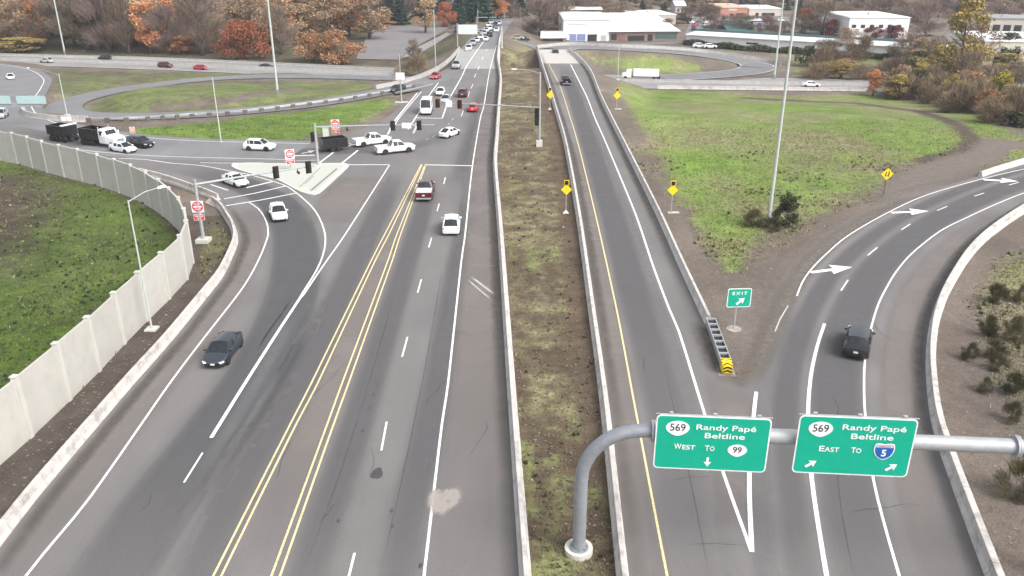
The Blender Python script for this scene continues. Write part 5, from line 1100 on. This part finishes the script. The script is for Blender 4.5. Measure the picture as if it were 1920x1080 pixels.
# ------------------------------------------------------------------ trees
def leafmat(name, c1, c2, c3=None, sc=.55):
    m, nt, bs = nodes_of(name); v = nt.nodes.new('ShaderNodeTexCoord').outputs['Object']
    o, n, r = mix_noise(nt, bs, c1, c2, sc, .36, .64, 5, v)
    if c3:
        o2, _, r2 = mix_noise(nt, bs, c1, c3, sc * 2.7, .50, .62, 3, v); o = blend(nt, r2.outputs[0], o, c3)
    oi = nt.nodes.new('ShaderNodeObjectInfo'); h = nt.nodes.new('ShaderNodeHueSaturation')
    mr = nt.nodes.new('ShaderNodeMapRange'); mr.inputs[3].default_value = .75; mr.inputs[4].default_value = 1.25; nt.links.new(oi.outputs['Random'], mr.inputs[0]); nt.links.new(mr.outputs[0], h.inputs['Value']); nt.links.new(o, h.inputs['Color'])
    nt.links.new(h.outputs[0], bs.inputs['Base Color']); bs.inputs['Roughness'].default_value = .8; bs.inputs['Specular IOR Level'].default_value = .15
    MAT[name] = m; return m
BARK = mat('bark', (.13, .105, .085), .95, c2=(.09, .072, .06), scale=2)
LM = {'tan': leafmat('tan_leaves', (.34, .235, .145), (.22, .155, .105), (.42, .295, .175)), 'scrub': leafmat('scrub_leaves', (.105, .098, .052), (.065, .063, .034), (.155, .128, .075)), 'bare': leafmat('bare_twigs', (.225, .170, .125), (.145, .108, .082), (.285, .22, .16)), 'barepurple': leafmat('purple_twigs', (.215, .155, .130), (.14, .10, .09), (.26, .195, .16)),
      'orange': leafmat('orange_leaves', (.50, .215, .10), (.35, .15, .08), (.55, .30, .135)), 'rust': leafmat('rust_leaves', (.36, .115, .060), (.24, .08, .047), (.43, .185, .08)), 'rustbrown': leafmat('rust_brown_leaves', (.32, .165, .090), (.20, .11, .066), (.41, .24, .11)),
      'gold': leafmat('golden_leaves', (.50, .34, .185), (.37, .26, .165), (.57, .41, .22)), 'olive': leafmat('olive_leaves', (.36, .27, .09), (.22, .185, .075), (.48, .35, .10)), 'yellowgreen': leafmat('yellow_green_leaves', (.36, .31, .05), (.24, .22, .05), (.45, .38, .08)),
      'ever': leafmat('evergreen_needles', (.050, .090, .072), (.028, .056, .048), (.075, .12, .09)), 'green': leafmat('dark_green_leaves', (.075, .092, .045), (.042, .056, .028), (.115, .118, .06)), 'darkred': leafmat('dark_red_leaves', (.20, .055, .055), (.125, .04, .042)), 'brown': leafmat('brown_thicket', (.28, .21, .145), (.18, .135, .095), (.34, .26, .16))}
def crown_arrays(rng, kind, H, Wd_, n, size, base_f, twig):
    """small faces spread through an uneven crown volume"""
    if kind == 'cone':
        z = H * (base_f + (1 - base_f) * rng.random(n) ** 1.35); f = (H - z) / (H * (1 - base_f)); a = rng.random(n) * 6.283
        lay = .75 + .25 * np.sin(z * 9.0 / H * 6 + a); r = Wd_ / 2 * f * (.35 + .65 * rng.random(n) ** .5) * lay
        C = np.stack([r * np.cos(a), r * np.sin(a), z - .12 * r], 1)
    else:
        k = 26; cz = rng.random(k); ca = rng.random(k) * 6.283; prof = np.sin(np.pi * np.clip(.12 + .86 * cz, 0, 1)) ** .7
        cr = Wd_ / 2 * prof * rng.random(k) ** .45 * (.75 + .4 * rng.random(k))
        cc = np.stack([cr * np.cos(ca), cr * np.sin(ca), H * (base_f + (1 - base_f) * (.06 + .88 * cz))], 1)
        rad = Wd_ * (.10 + .13 * rng.random(k)); w = rad ** 2; pick = rng.choice(k, n, p=w / w.sum())
        d = rng.normal(size=(n, 3)); d /= np.linalg.norm(d, axis=1)[:, None]; C = cc[pick] + d * (rad[pick] * rng.random(n) ** .45)[:, None] * np.array([1, 1, .85])
        C[:, 2] = np.clip(C[:, 2], H * base_f * .6, H)
    u = rng.normal(size=(n, 3)); u /= np.linalg.norm(u, axis=1)[:, None]; v = np.cross(u, rng.normal(size=(n, 3))); v /= np.linalg.norm(v, axis=1)[:, None]
    s = size * (.6 + .8 * rng.random(n))[:, None]
    if twig:
        out = C - np.array([0, 0, H * base_f * .6]); out /= np.linalg.norm(out, axis=1)[:, None] + 1e-6; u = out + .55 * u; u /= np.linalg.norm(u, axis=1)[:, None]
        v = np.cross(u, rng.normal(size=(n, 3))); v /= np.linalg.norm(v, axis=1)[:, None]; A = u * s * 2.4; B = v * s * .085
    else: A = u * s * .62; B = v * s * .5
    V = np.stack([C - A, C + B, C + A, C - B], 1).reshape(-1, 3)
    V[:, 2] = np.maximum(V[:, 2], .05)
    return V, np.arange(n * 4).reshape(n, 4)
def limb_mesh(rng, H, Wd_, base_f, n=9, thick=.022, stems=1):
    b = MB()
    for s in range(stems):
        ox, oy = (0, 0) if stems == 1 else (rng.normal() * Wd_ * .12, rng.normal() * Wd_ * .12); lean = rng.normal(size=2) * H * .03 * (1 if stems == 1 else 3)
        P = [(ox + lean[0] * t + .01 * H * math.sin(5 * t + s), oy + lean[1] * t, H * .9 * t - .15) for t in (0, .2, .45, .7, 1)]; r = H * thick / math.sqrt(stems)
        b.tube(P, [r * 1.25, r, r * .72, r * .4, r * .08], 7)
        for k in range(n // stems + 1):
            t = base_f * .7 + (1 - base_f) * .75 * (k + rng.random()) / (n // stems + 1); a = k * 2.4 + rng.random(); q = (ox + lean[0] * t, oy + lean[1] * t, H * .9 * t); l = Wd_ * .42 * (1 - .5 * t) * (.7 + .5 * rng.random())
            e = (q[0] + math.cos(a) * l, q[1] + math.sin(a) * l, q[2] + l * (.5 + .5 * rng.random())); m_ = tuple((x + y) / 2 + (0, 0, .06 * l)[i] for i, (x, y) in enumerate(zip(q, e)))
            b.tube([q, m_, e], [r * .42, r * .28, r * .06], 5, cap=False)
    return b.mesh('trunk', False)
TP = {}
def tproto(key, shape, H, W_, n, size, base_f, twig, leaf, stems=1, limbs=9, thick=.022, var=3):
    L = []
    for i in range(var):
        rng = np.random.default_rng(hash(key) % 1000 + 17 * i if False else sum(map(ord, key)) * 7 + 31 * i)
        V, F = crown_arrays(rng, shape, H, W_, n, size, base_f, twig)
        cm = np_mesh('crown', V, F, LM[leaf]); tm = limb_mesh(rng, H, W_, base_f, limbs, thick, stems); tm.materials.append(BARK); L.append((tm, cm, H, W_))
    TP[key] = L
tproto('bare', 'round', 20, 14, 3600, .60, .14, True, 'bare', limbs=14); tproto('barepurple', 'round', 18, 15, 3600, .62, .12, True, 'barepurple', limbs=14)
tproto('tan', 'round', 19, 12, 4400, .40, .12, False, 'tan', limbs=12); tproto('orange', 'round', 16, 10, 3800, .42, .12, False, 'orange'); tproto('rust', 'round', 11, 13, 4600, .40, .06, False, 'rust', stems=3); tproto('rustbrown', 'round', 10, 10, 3400, .38, .10, False, 'rustbrown', stems=4)
tproto('gold', 'round', 20, 11, 3800, .46, .16, False, 'gold'); tproto('ever', 'cone', 24, 9, 2600, .75, .05, False, 'ever'); tproto('olive', 'round', 18, 10, 4000, .38, .18, False, 'olive', limbs=12)
tproto('yellowgreen', 'round', 9, 6, 1700, .38, .10, False, 'yellowgreen', stems=3); tproto('darkred', 'round', 8, 9, 1800, .45, .12, False, 'darkred'); tproto('brown', 'round', 6, 8, 2000, .42, .03, True, 'brown', stems=5); tproto('greenbush', 'round', 4, 5, 1500, .30, .02, False, 'green', stems=3)
tproto('shrub', 'round', 1.7, 2.2, 2600, .11, .02, True, 'scrub', stems=6); tproto('columnshrub', 'round', 3.4, 2.4, 2200, .15, .03, False, 'green', stems=2)
_ti = [0]
def tree(key, base, top, wpx, label, group=None, name='tree', cat='tree', p=None):
    p = p or GT(*base); _ti[0] += 1; tm, cm, H0, W0 = TP[key][_ti[0] % len(TP[key])]
    H = max(.4, hz(p, top) - p[2]); mp = FPX / (p[1] * CP + (CAM_H - p[2]) * SP); Wm = wpx / mp
    o = empty(name, (p[0], p[1], p[2] - .05), random.uniform(0, 6.28), label, cat, group); o.scale = (Wm / W0, Wm / W0, H / H0)
    link('trunk', tm, None, o); link('crown', cm, None, o); return o
# the autumn wood on the left
T_ = [
 ('olive', (30, 100), 70, 95, 'low olive bush at the left edge behind the freeway', 'bush'), ('rustbrown', (8, 92), 60, 60, 'small brown tree in the left corner behind the olive bush'),
 ('bare', (70, 88), -6, 100, 'hazy bare tree left of the leftmost light mast'), ('bare', (165, 94), -14, 95, 'bare tree right of the leftmost light mast'), ('barepurple', (205, 98), -20, 85, 'reddish bare tree in front of the wood, left of the dark trunked one'), ('bare', (243, 101), -30, 70, 'dark trunked bare tree just left of the tall orange tree'),
 ('orange', (283, 100), -8, 62, 'tall narrow orange tree in the middle of the left wood'), ('barepurple', (322, 100), 12, 80, 'grey brown bare tree right of the tall orange tree'), ('bare', (380, 104), -24, 95, 'big bare tree left of the round rust red tree'), ('orange', (345, 101), 62, 50, 'low orange tree between two bare trees'),
 ('rust', (462, 110), 38, 100, 'round rust red tree standing in front of the left wood'), ('bare', (527, 102), 8, 60, 'pale bare tree beside the light mast inside the loop'), ('rustbrown', (585, 116), 54, 72, 'brown orange tree, left of the pair by the lot'), ('rustbrown', (640, 120), 58, 82, 'brown orange many-stemmed tree, right of the pair by the lot'),
 ('brown', (782, 143), 104, 52, 'dense brown bush at the left end of the bridge parapet', 'bush'), ('brown', (755, 141), 118, 36, 'smaller brown bush beside the bridge parapet bush', 'bush'), ('bare', (775, 112), 72, 30, 'thin young bare tree at the corner of the grey lot'),
 ('gold', (560, 70), -34, 80, 'golden tree above the brown orange pair'), ('gold', (620, 62), -30, 78, 'golden tree over the lot edge, left one'), ('gold', (668, 58), -26, 70, 'golden tree over the lot edge, right one'), ('orange', (705, 54), 30, 60, 'low orange tree at the back of the grey lot'), ('greenbush', (703, 56), 46, 26, 'small dark bush at the back of the grey lot', 'bush'),
 ('gold', (798, 62), -6, 46, 'brown gold tree with straight trunk beside the bridge light pole'), ('ever', (733, 44), -20, 40, 'dark evergreen behind the grey lot, left one'), ('ever', (752, 46), -26, 42, 'dark evergreen behind the grey lot, right one'), ('bare', (720, 44), -24, 60, 'pale bare tree before the evergreens behind the grey lot'),
 ('rust', (836, 50), 4, 40, 'dusty red tree left of the pale overhead sign'), ('ever', (866, 62), -6, 32, 'dark evergreen right behind the pale overhead sign post'), ('ever', (858, 45), -26, 44, 'tall evergreen above the pale overhead sign'), ('ever', (886, 42), -34, 46, 'tall teal evergreen right of the pale overhead sign'), ('ever', (910, 40), -30, 44, 'tall evergreen left of the orange tree at the road end'),
 ('orange', (936, 36), -16, 34, 'narrow orange tree at the end of the main road'), ('barepurple', (958, 34), -8, 44, 'bare tree right of the orange tree at the road end'), ('ever', (976, 30), -20, 40, 'evergreen right of the road end'),
 ('barepurple', (1012, 66), 2, 92, 'wide purple brown bare tree right of the main road'), ('bare', (1052, 56), -8, 90, 'wide grey bare tree left of the tall warehouse'), ('bare', (1120, 40), -14, 90, 'grey bare tree above the tall warehouse'), ('bare', (1168, 44), 0, 70, 'grey bare tree above the low white roof'),
 ('bare', (1290, 44), 12, 60, 'bare tree right of the pink fronted white building'), ('barepurple', (1326, 42), 6, 50, 'reddish bare tree left of the orange store'),
 ('rust', (1502, 62), 16, 44, 'dull red tree behind the two tall masts'), ('bare', (1540, 66), 2, 84, 'wide bare tree left of the white boxy building'), ('darkred', (1560, 68), 36, 36, 'dark red bare tree just left of the white boxy building'), ('barepurple', (1655, 40), -6, 80, 'bare tree behind the white boxy building'),
 ('darkred', (1636, 73), 50, 40, 'left of two round dark red trees before the white boxy building'), ('darkred', (1676, 74), 48, 40, 'right of two round dark red trees before the white boxy building'),
 ('barepurple', (1735, 70), 4, 70, 'bare tree between the boxy building and the tall olive gold tree'),
 ('bare', (1553, 128), 74, 76, 'bare spreading tree in front of the hedge'), ('olive', (1575, 148), 112, 62, 'yellow olive bush beside the freeway below the bare spreading tree', 'bush'), ('brown', (1527, 148), 118, 60, 'brown bush at the freeway right of the two masts', 'bush'),
 ('orange', (1636, 180), 130, 38, 'small bright orange tree at the corner of the right field'), ('brown', (1612, 150), 122, 50, 'reddish brown bush behind the small orange tree', 'bush'), ('brown', (1668, 150), 110, 70, 'brown bush right of the small orange tree', 'bush'),
 ('olive', (1792, 160), -4, 100, 'tall olive gold tree on the right, the tallest there'), ('olive', (1750, 158), 92, 76, 'olive bush tree left of the tall olive gold tree'), ('ever', (1775, 140), 84, 50, 'dark green tree under the tall olive gold tree'), ('bare', (1812, 178), 96, 70, 'grey bare thicket tree below the tall olive gold tree'), ('bare', (1868, 118), 82, 50, 'grey bare tree before the cream walled building'),
 ('yellowgreen', (1868, 205), 128, 48, 'yellow green tree at the far right above the field'), ('brown', (1830, 205), 150, 80, 'brown thicket left of the yellow green tree', 'bush'), ('brown', (1762, 192), 140, 90, 'brown thicket under the olive bush tree', 'bush'), ('brown', (1702, 182), 140, 76, 'grey brown thicket right of the small orange tree', 'bush'), ('brown', (1900, 226), 168, 76, 'brown thicket at the right edge above the field', 'bush'), ('olive', (1905, 216), 172, 50, 'olive bush at the right edge', 'bush'), ('greenbush', (1900, 236), 208, 66, 'green bush at the foot of the right edge thicket', 'bush'), ('rustbrown', (1648, 168), 140, 40, 'rust brown bush behind the small orange tree trunk', 'bush'),
 ('tan', (1722, 128), 70, 60, 'tan bushy tree left of the olive bush tree'), ('bare', (1700, 120), 60, 80, 'grey bare tree in front of the right end of the long building'), ('brown', (1850, 190), 128, 80, 'brown thicket behind the yellow green tree', 'bush'), ('tan', (1830, 120), 40, 60, 'tan tree between the tall olive gold tree and the cream building'), ('bare', (1905, 190), 120, 70, 'grey bare tree right of the yellow green tree'), ('greenbush', (1735, 172), 134, 60, 'dark green bush under the tan bushy tree', 'bush'), ('brown', (1785, 210), 172, 70, 'brown thicket at the field edge below the tall olive gold tree', 'bush'), ('brown', (1860, 230), 186, 76, 'brown thicket at the field edge left of the right corner', 'bush'), ('tan', (1590, 96), 48, 56, 'tan tree in front of the white boxy building', 'tree'), ('bare', (1385, 62), 26, 66, 'grey bare tree in the middle of the far car park'), ('barepurple', (1338, 60), 26, 50, 'purplish bare tree at the left of the far car park'), ('bare', (1470, 76), 40, 50, 'grey bare tree behind the long building near the masts'), ('barepurple', (1700, 60), 10, 70, 'purplish bare tree right behind the white boxy building'), ('tan', (1905, 118), 70, 60, 'tan tree in front of the cream walled building'), ('barepurple', (1440, 70), 28, 60, 'reddish bare tree behind the car park left of the two masts'), ('tan', (1250, 66), 34, 46, 'tan tree at the right end of the low white roof'), ('barepurple', (1870, 40), 8, 70, 'bare tree behind the beige fascia building'), ('ever', (1800, 34), -6, 40, 'far evergreen right of the tall olive gold tree'),
 ('columnshrub', (1474, 424), 360, 48, 'tall dark green shrub right beside the field light mast', 'shrub'), ('shrub', (1412, 424), 394, 44, 'low dark shrub left of the field light mast', 'shrub'), ('shrub', (1452, 432), 408, 36, 'low dark shrub at the foot of the field light mast', 'shrub')]
for t in T_:
    tree(*t[:5], name='bush' if len(t) > 5 and t[5] == 'bush' else ('shrub' if len(t) > 5 else {'ever': 'evergreen_tree'}.get(t[0], 'tree')), cat=t[5] if len(t) > 5 else 'tree')
rt = random.Random(21)
for row, (y0, dx, tmin, tmax) in enumerate(((86, 34, -26, 4), (72, 36, -40, -8), (58, 38, -44, -14))):
    x = -60 + row * 13
    while x < (690 if row > 0 else 540):
        k = rt.choices(['bare', 'barepurple', 'gold', 'orange', 'tan'], [2.2, 1.4, (1.5 if x < 400 else 5), 1.6, 5])[0]
        lab = {'bare': 'grey bare tree deep in the left autumn wood', 'barepurple': 'purplish bare tree deep in the left autumn wood', 'tan': 'tan leaved tree deep in the left autumn wood', 'gold': 'golden tree deep in the left autumn wood', 'orange': 'orange tree deep in the left autumn wood'}[k]
        tree(k, (x + rt.uniform(-8, 8), y0 + rt.uniform(-4, 4)), rt.uniform(tmin, tmax), rt.uniform(62, 100) * (.7 if k == 'orange' else 1), lab, 'trees of the left autumn wood'); x += dx + rt.uniform(-6, 8)
for row, (y0, dx, tmin, tmax) in enumerate(((30, 30, -8, 6), (20, 26, -18, -2), (10, 26, -24, -8))):
    x = 985 + row * 9
    while x < 1960:
        if not (row == 0 and (1060 < x < 1150 or 1260 < x < 1480 or 1590 < x < 1700)):
            k = rt.choices(['ever', 'bare', 'barepurple', 'tan'], [4 if 1170 < x < 1330 else 2.2, 2, 2.4, 2])[0]
            lab = {'ever': 'dark evergreen in the far tree belt behind the stores', 'bare': 'grey bare tree in the far tree belt behind the stores', 'barepurple': 'purplish bare tree in the far tree belt behind the stores', 'tan': 'tan leaved tree in the far tree belt behind the stores'}[k]
            tree(k, (x + rt.uniform(-8, 8), y0 + rt.uniform(-3, 3)), rt.uniform(tmin, tmax), rt.uniform(34, 64) * (.6 if k == 'ever' else 1), lab, 'trees of the far belt', name='evergreen_tree' if k == 'ever' else 'tree'); x += 0
        x += dx + rt.uniform(-6, 8)
for i in range(46):
    x = rt.uniform(1640, 1940) if i < 30 else rt.uniform(1490, 1930); y = (172 + (x - 1640) * .2 + rt.uniform(-22, 8)) if i < 30 else rt.uniform(112, 150)
    k = rt.choices(['brown', 'tan', 'olive', 'greenbush', 'rustbrown'], [4, 2, 2, 2.2, 1.2])[0]; hpx = rt.uniform(26, 62)
    lab = {'brown': 'bare brown bush in the dense thicket band above the right field', 'tan': 'tan leaved bush in the dense thicket band above the right field', 'olive': 'olive yellow bush in the dense thicket band above the right field', 'greenbush': 'dark green bush in the dense thicket band above the right field', 'rustbrown': 'rust brown bush in the dense thicket band above the right field'}[k]
    tree(k, (x, y), y - hpx, rt.uniform(40, 74), lab, 'bushes of the right thicket', 'bush', 'bush')
for x in range(690, 930, 17):
    tree(rt.choice(['ever', 'ever', 'barepurple']), (x + rt.uniform(-5, 5), 34 + rt.uniform(-3, 3)), rt.uniform(-50, -20), rt.uniform(30, 48), 'tree in the dark belt closing the end of the main road', 'trees closing the main road')
# long hedge and shrubs
hp = [GT(x, y) for x, y in ((1283, 84), (1400, 95), (1560, 105), (1700, 114), (1765, 119))]
hp = catmull(hp, 1.0); rng = np.random.default_rng(5); n = 14000; ii = rng.integers(0, len(hp) - 1, n); A_ = np.array(hp)[ii] + (np.array(hp)[ii + 1] - np.array(hp)[ii]) * rng.random(n)[:, None]
C = A_ + np.stack([rng.normal(size=n) * .3, rng.normal(size=n) * .8, rng.random(n) ** .7 * (1.7 + .4 * np.sin(A_[:, 0] * .7))], 1)
u = rng.normal(size=(n, 3)); u /= np.linalg.norm(u, axis=1)[:, None]; v = np.cross(u, rng.normal(size=(n, 3))); v /= np.linalg.norm(v, axis=1)[:, None]
Vh = np.stack([C - u * .38, C + v * .3, C + u * .38, C - v * .3], 1).reshape(-1, 3)
tag(link('hedge', np_mesh('hedge', Vh, np.arange(n * 4).reshape(n, 4), LM['green'])), 'long dark green hedge in front of the long white building', 'hedge')
for x, y, top, w, l in ((1866, 567, 530, 50, 'brown green shrub beside the exit barrier bend, upper left of the slope'), (1912, 565, 532, 40, 'shrub at the right edge, topmost on the slope'), (1852, 630, 588, 40, 'olive shrub right of the litter by the exit barrier'), (1899, 640, 590, 54, 'large olive shrub on a thin trunk at the right edge'), (1817, 672, 640, 40, 'dark shrub nearest the exit barrier'), (1861, 670, 634, 52, 'wide dark shrub right of the one nearest the barrier'), (1866, 694, 660, 44, 'dark shrub just below the wide dark shrub'), (1845, 734, 705, 34, 'small dark shrub halfway down the slope'), (1897, 738, 696, 54, 'round dark green shrub at the right edge halfway down'), (1897, 790, 750, 44, 'dark shrub just above the gantry beam'), (1905, 930, 862, 90, 'big dark shrub under the gantry beam at the right edge')):
    tree('shrub', (x, y), top + (y - top) * .12, w * .85, l, 'shrubs on the right slope', 'shrub', 'shrub')
# hills and far forest
n = 60000; rng = np.random.default_rng(9); Y_ = 640 + 560 * rng.random(n) ** .8; X_ = (rng.random(n) * 2 - 1) * (Y_ * .85)
Z_ = terrain(X_, Y_); hgt = 4 + 15 * rng.random(n); C = np.stack([X_, Y_, Z_ + hgt * .8], 1)
u = rng.normal(size=(n, 3)); u /= np.linalg.norm(u, axis=1)[:, None]; v = np.cross(u, rng.normal(size=(n, 3))); v /= np.linalg.norm(v, axis=1)[:, None]; s = (1.6 + 2.0 * rng.random(n))[:, None]
Vf = np.stack([C - u * s, C + v * s * .7, C + u * s, C - v * s * .7], 1).reshape(-1, 3)
fo = link('forest', np_mesh('forest', Vf, np.arange(n * 4).reshape(n, 4), LM['ever'])); fo['kind'] = 'stuff'; fo['label'] = 'far wooded hills closing the view'

# ------------------------------------------------------------------ grass tufts, weeds, litter
def scatter(n_, ymax, test, smin, smax, m, name, label, seed, flat=False, aspect=.22):
    rng = np.random.default_rng(seed); Yv = 17 + (ymax - 17) * rng.random(n_ * 6) ** 1.4; Xv = (rng.random(n_ * 6) * 2 - 1) * (Yv + 12) * .78
    col = np.clip(np.searchsorted(rows, Yv), 0, len(rows) - 1); q = np.interp(Xv / (rows[col] + 12), tt, np.arange(len(tt))).astype(int); k = test(mk[col, q], Xv, Yv, rng) & (poly_sd(Xv, Yv, ROADS[0]) > .25) & (poly_sd(Xv, Yv, ROADS[1]) > .25) & (poly_sd(Xv, Yv, ROADS[2]) > .2)
    Xv, Yv = Xv[k][:n_], Yv[k][:n_]; n = len(Xv); Zv = terrain(Xv, Yv); s = (smin + (smax - smin) * rng.random(n) ** 1.6)
    if flat:
        a = rng.random(n) * 6.283; V = np.stack([np.stack([Xv + s * np.cos(a + d) * f, Yv + s * np.sin(a + d) * f, Zv + .03 + s * h], 1) for d, f, h in ((0, 1, 0), (1.4, .7, .1), (2.9, .9, .25), (4.4, .8, .05))], 1).reshape(-1, 3)
        F = np.arange(n * 4).reshape(n, 4)
    else:
        Vs = []
        for j in range(3):
            a = rng.random(n) * 6.283; l = rng.random(n) * 6.283; tx, ty = np.cos(l) * s * .55, np.sin(l) * s * .55; bx, by = np.cos(a) * s * aspect, np.sin(a) * s * aspect
            Vs.append(np.stack([np.stack([Xv - bx, Yv - by, Zv - .02], 1), np.stack([Xv + bx, Yv + by, Zv - .02], 1), np.stack([Xv + tx, Yv + ty, Zv + s * .75], 1)], 1))
        V = np.concatenate(Vs, 0).reshape(-1, 3); F = np.arange(len(V)).reshape(-1, 3)
    o = link(name, np_mesh(name, V, F, m)); o['kind'] = 'stuff'; o['label'] = label; return o
ROADS = [[p[:2] for p in main_poly], [p[:2] for p in ramp_poly], [p[:2] for p in iw]]
M_G1D = leafmat('grass_deep', (.100, .165, .038), (.064, .116, .029), (.14, .20, .054), .25); M_G1 = leafmat('grass_lush', (.235, .360, .075), (.140, .235, .055), (.31, .42, .10), .25); M_G2 = leafmat('grass_olive', (.245, .235, .115), (.155, .165, .075), (.31, .28, .16), .35); M_G3 = leafmat('grass_dry', (.33, .275, .185), (.23, .185, .12), (.40, .34, .23), .4); M_G4 = leafmat('weed_dark', (.120, .150, .065), (.085, .105, .048), (.16, .165, .085), .8)
scatter(32000, 150, lambda a, X, Y, r: (X < 0) & (a[:, 2] < .8) & (a[:, 0] > r.random(len(X)) * .6 + .25) & (a[:, 1] > r.random(len(X)) * .7 + .25), .10, .34, M_G1D, 'grass', 'deep green grass on the left verges', 7)
scatter(34000, 150, lambda a, X, Y, r: (X > 0) & (a[:, 2] < .8) & (a[:, 0] > r.random(len(X)) * .6 + .25) & (a[:, 1] > r.random(len(X)) * .7 + .25), .10, .34, M_G1, 'grass', 'fresh green grass on the right field', 1)
scatter(42000, 140, lambda a, X, Y, r: (a[:, 0] > r.random(len(X)) * .5 + .22) & (a[:, 1] < r.random(len(X)) * .8 + .25) & (a[:, 2] < .8) & ((X > -10) | (r.random(len(X)) < .25)), .10, .34, M_G2, 'grass', 'olive rough grass on the verges and median', 2)
scatter(15000, 120, lambda a, X, Y, r: (a[:, 0] > .3) & (a[:, 1] < .45) & (a[:, 2] < .8) & ((X > -10) | (r.random(len(X)) < .3)), .12, .36, M_G3, 'dry_grass', 'dry straw coloured grass in the fields', 3)
scatter(38000, 190, lambda a, X, Y, r: (a[:, 2] > .8) & (X > -5) & (X < 14) & (a[:, 0] > .25 + .25 * r.random(len(X))), .06, .26, mat('straw_dull', (.235, .195, .125), .9, c2=(.15, .125, .08), scale=.9, world=True), 'dry_grass', 'low dry straw in the median', 13)
scatter(9000, 190, lambda a, X, Y, r: (a[:, 2] > .8) & (X > -5) & (X < 14) & (a[:, 0] > .3), .06, .24, M_G2, 'grass', 'low olive grass in the median', 14)
scatter(4200, 190, lambda a, X, Y, r: (a[:, 2] > .8) & (X > -5) & (X < 14) & (np.sin(X * 1.9 + np.sin(Y * .7)) * np.sin(Y * 1.1 + X * .4) > 0), .10, .40, mat('dead_leaf_brown', (.11, .095, .055), .9), 'dead_weeds', 'dark dead weeds in the median', 15, aspect=.4)
scatter(7000, 85, lambda a, X, Y, r: (X > 17) & (a[:, 0] > .25), .06, .26, M_G3, 'dry_grass', 'dry straw on the right bank', 16)
scatter(4200, 125, lambda a, X, Y, r: (a[:, 0] > .3) & (a[:, 2] < .8) & (np.sin(X * .31 + 2 * np.sin(Y * .13)) * np.sin(Y * .27 + X * .1) > .15 + .5 * r.random(len(X))), .14, .50, M_G4, 'weeds', 'dark low weeds dotted through the grass', 4, aspect=.5)
scatter(1500, 110, lambda a, X, Y, r: (X < -14) & (a[:, 0] > .4) & (a[:, 2] < .8) & (np.sin(X * .4 + np.sin(Y * .3)) * np.sin(Y * .35) > -.2), .16, .50, mat('dark_green_weeds', (.055, .085, .028), .9, c2=(.04, .06, .022), scale=.6, world=True), 'weeds', 'dark green weeds in the left field', 18, aspect=.5)
scatter(9000, 80, lambda a, X, Y, r: a[:, 0] < .40, .03, .12, mat('gravel_stones', (.27, .24, .21), .9, c2=(.17, .15, .13), scale=.8, world=True), 'gravel', 'loose gravel on the bare strips', 6, flat=True)
scatter(110, 90, lambda a, X, Y, r: (a[:, 0] < .62) & (Y < 90), .06, .17, mat('pale_litter', (.60, .585, .56), .7), 'litter', 'small scraps of pale litter on the verges', 8, flat=True)
# ------------------------------------------------------------------ air
hb = MB(); hb.box((0, 650, 27), (4400, 1900, 76)); hz_ = hb.build('haze', None or []); hz_['kind'] = 'stuff'; hz_['label'] = 'thin pale autumn haze'
hm = bpy.data.materials.new('haze_air'); hm.use_nodes = True; hn = hm.node_tree; hn.nodes.clear()
ho = hn.nodes.new('ShaderNodeOutputMaterial'); pv = hn.nodes.new('ShaderNodeVolumePrincipled'); pv.inputs['Color'].default_value = (.86, .88, .93, 1); pv.inputs['Density'].default_value = .00022; pv.inputs['Anisotropy'].default_value = .2
hn.links.new(pv.outputs[0], ho.inputs['Volume']); hz_.data.materials.append(hm)
bpy.context.view_layer.update()
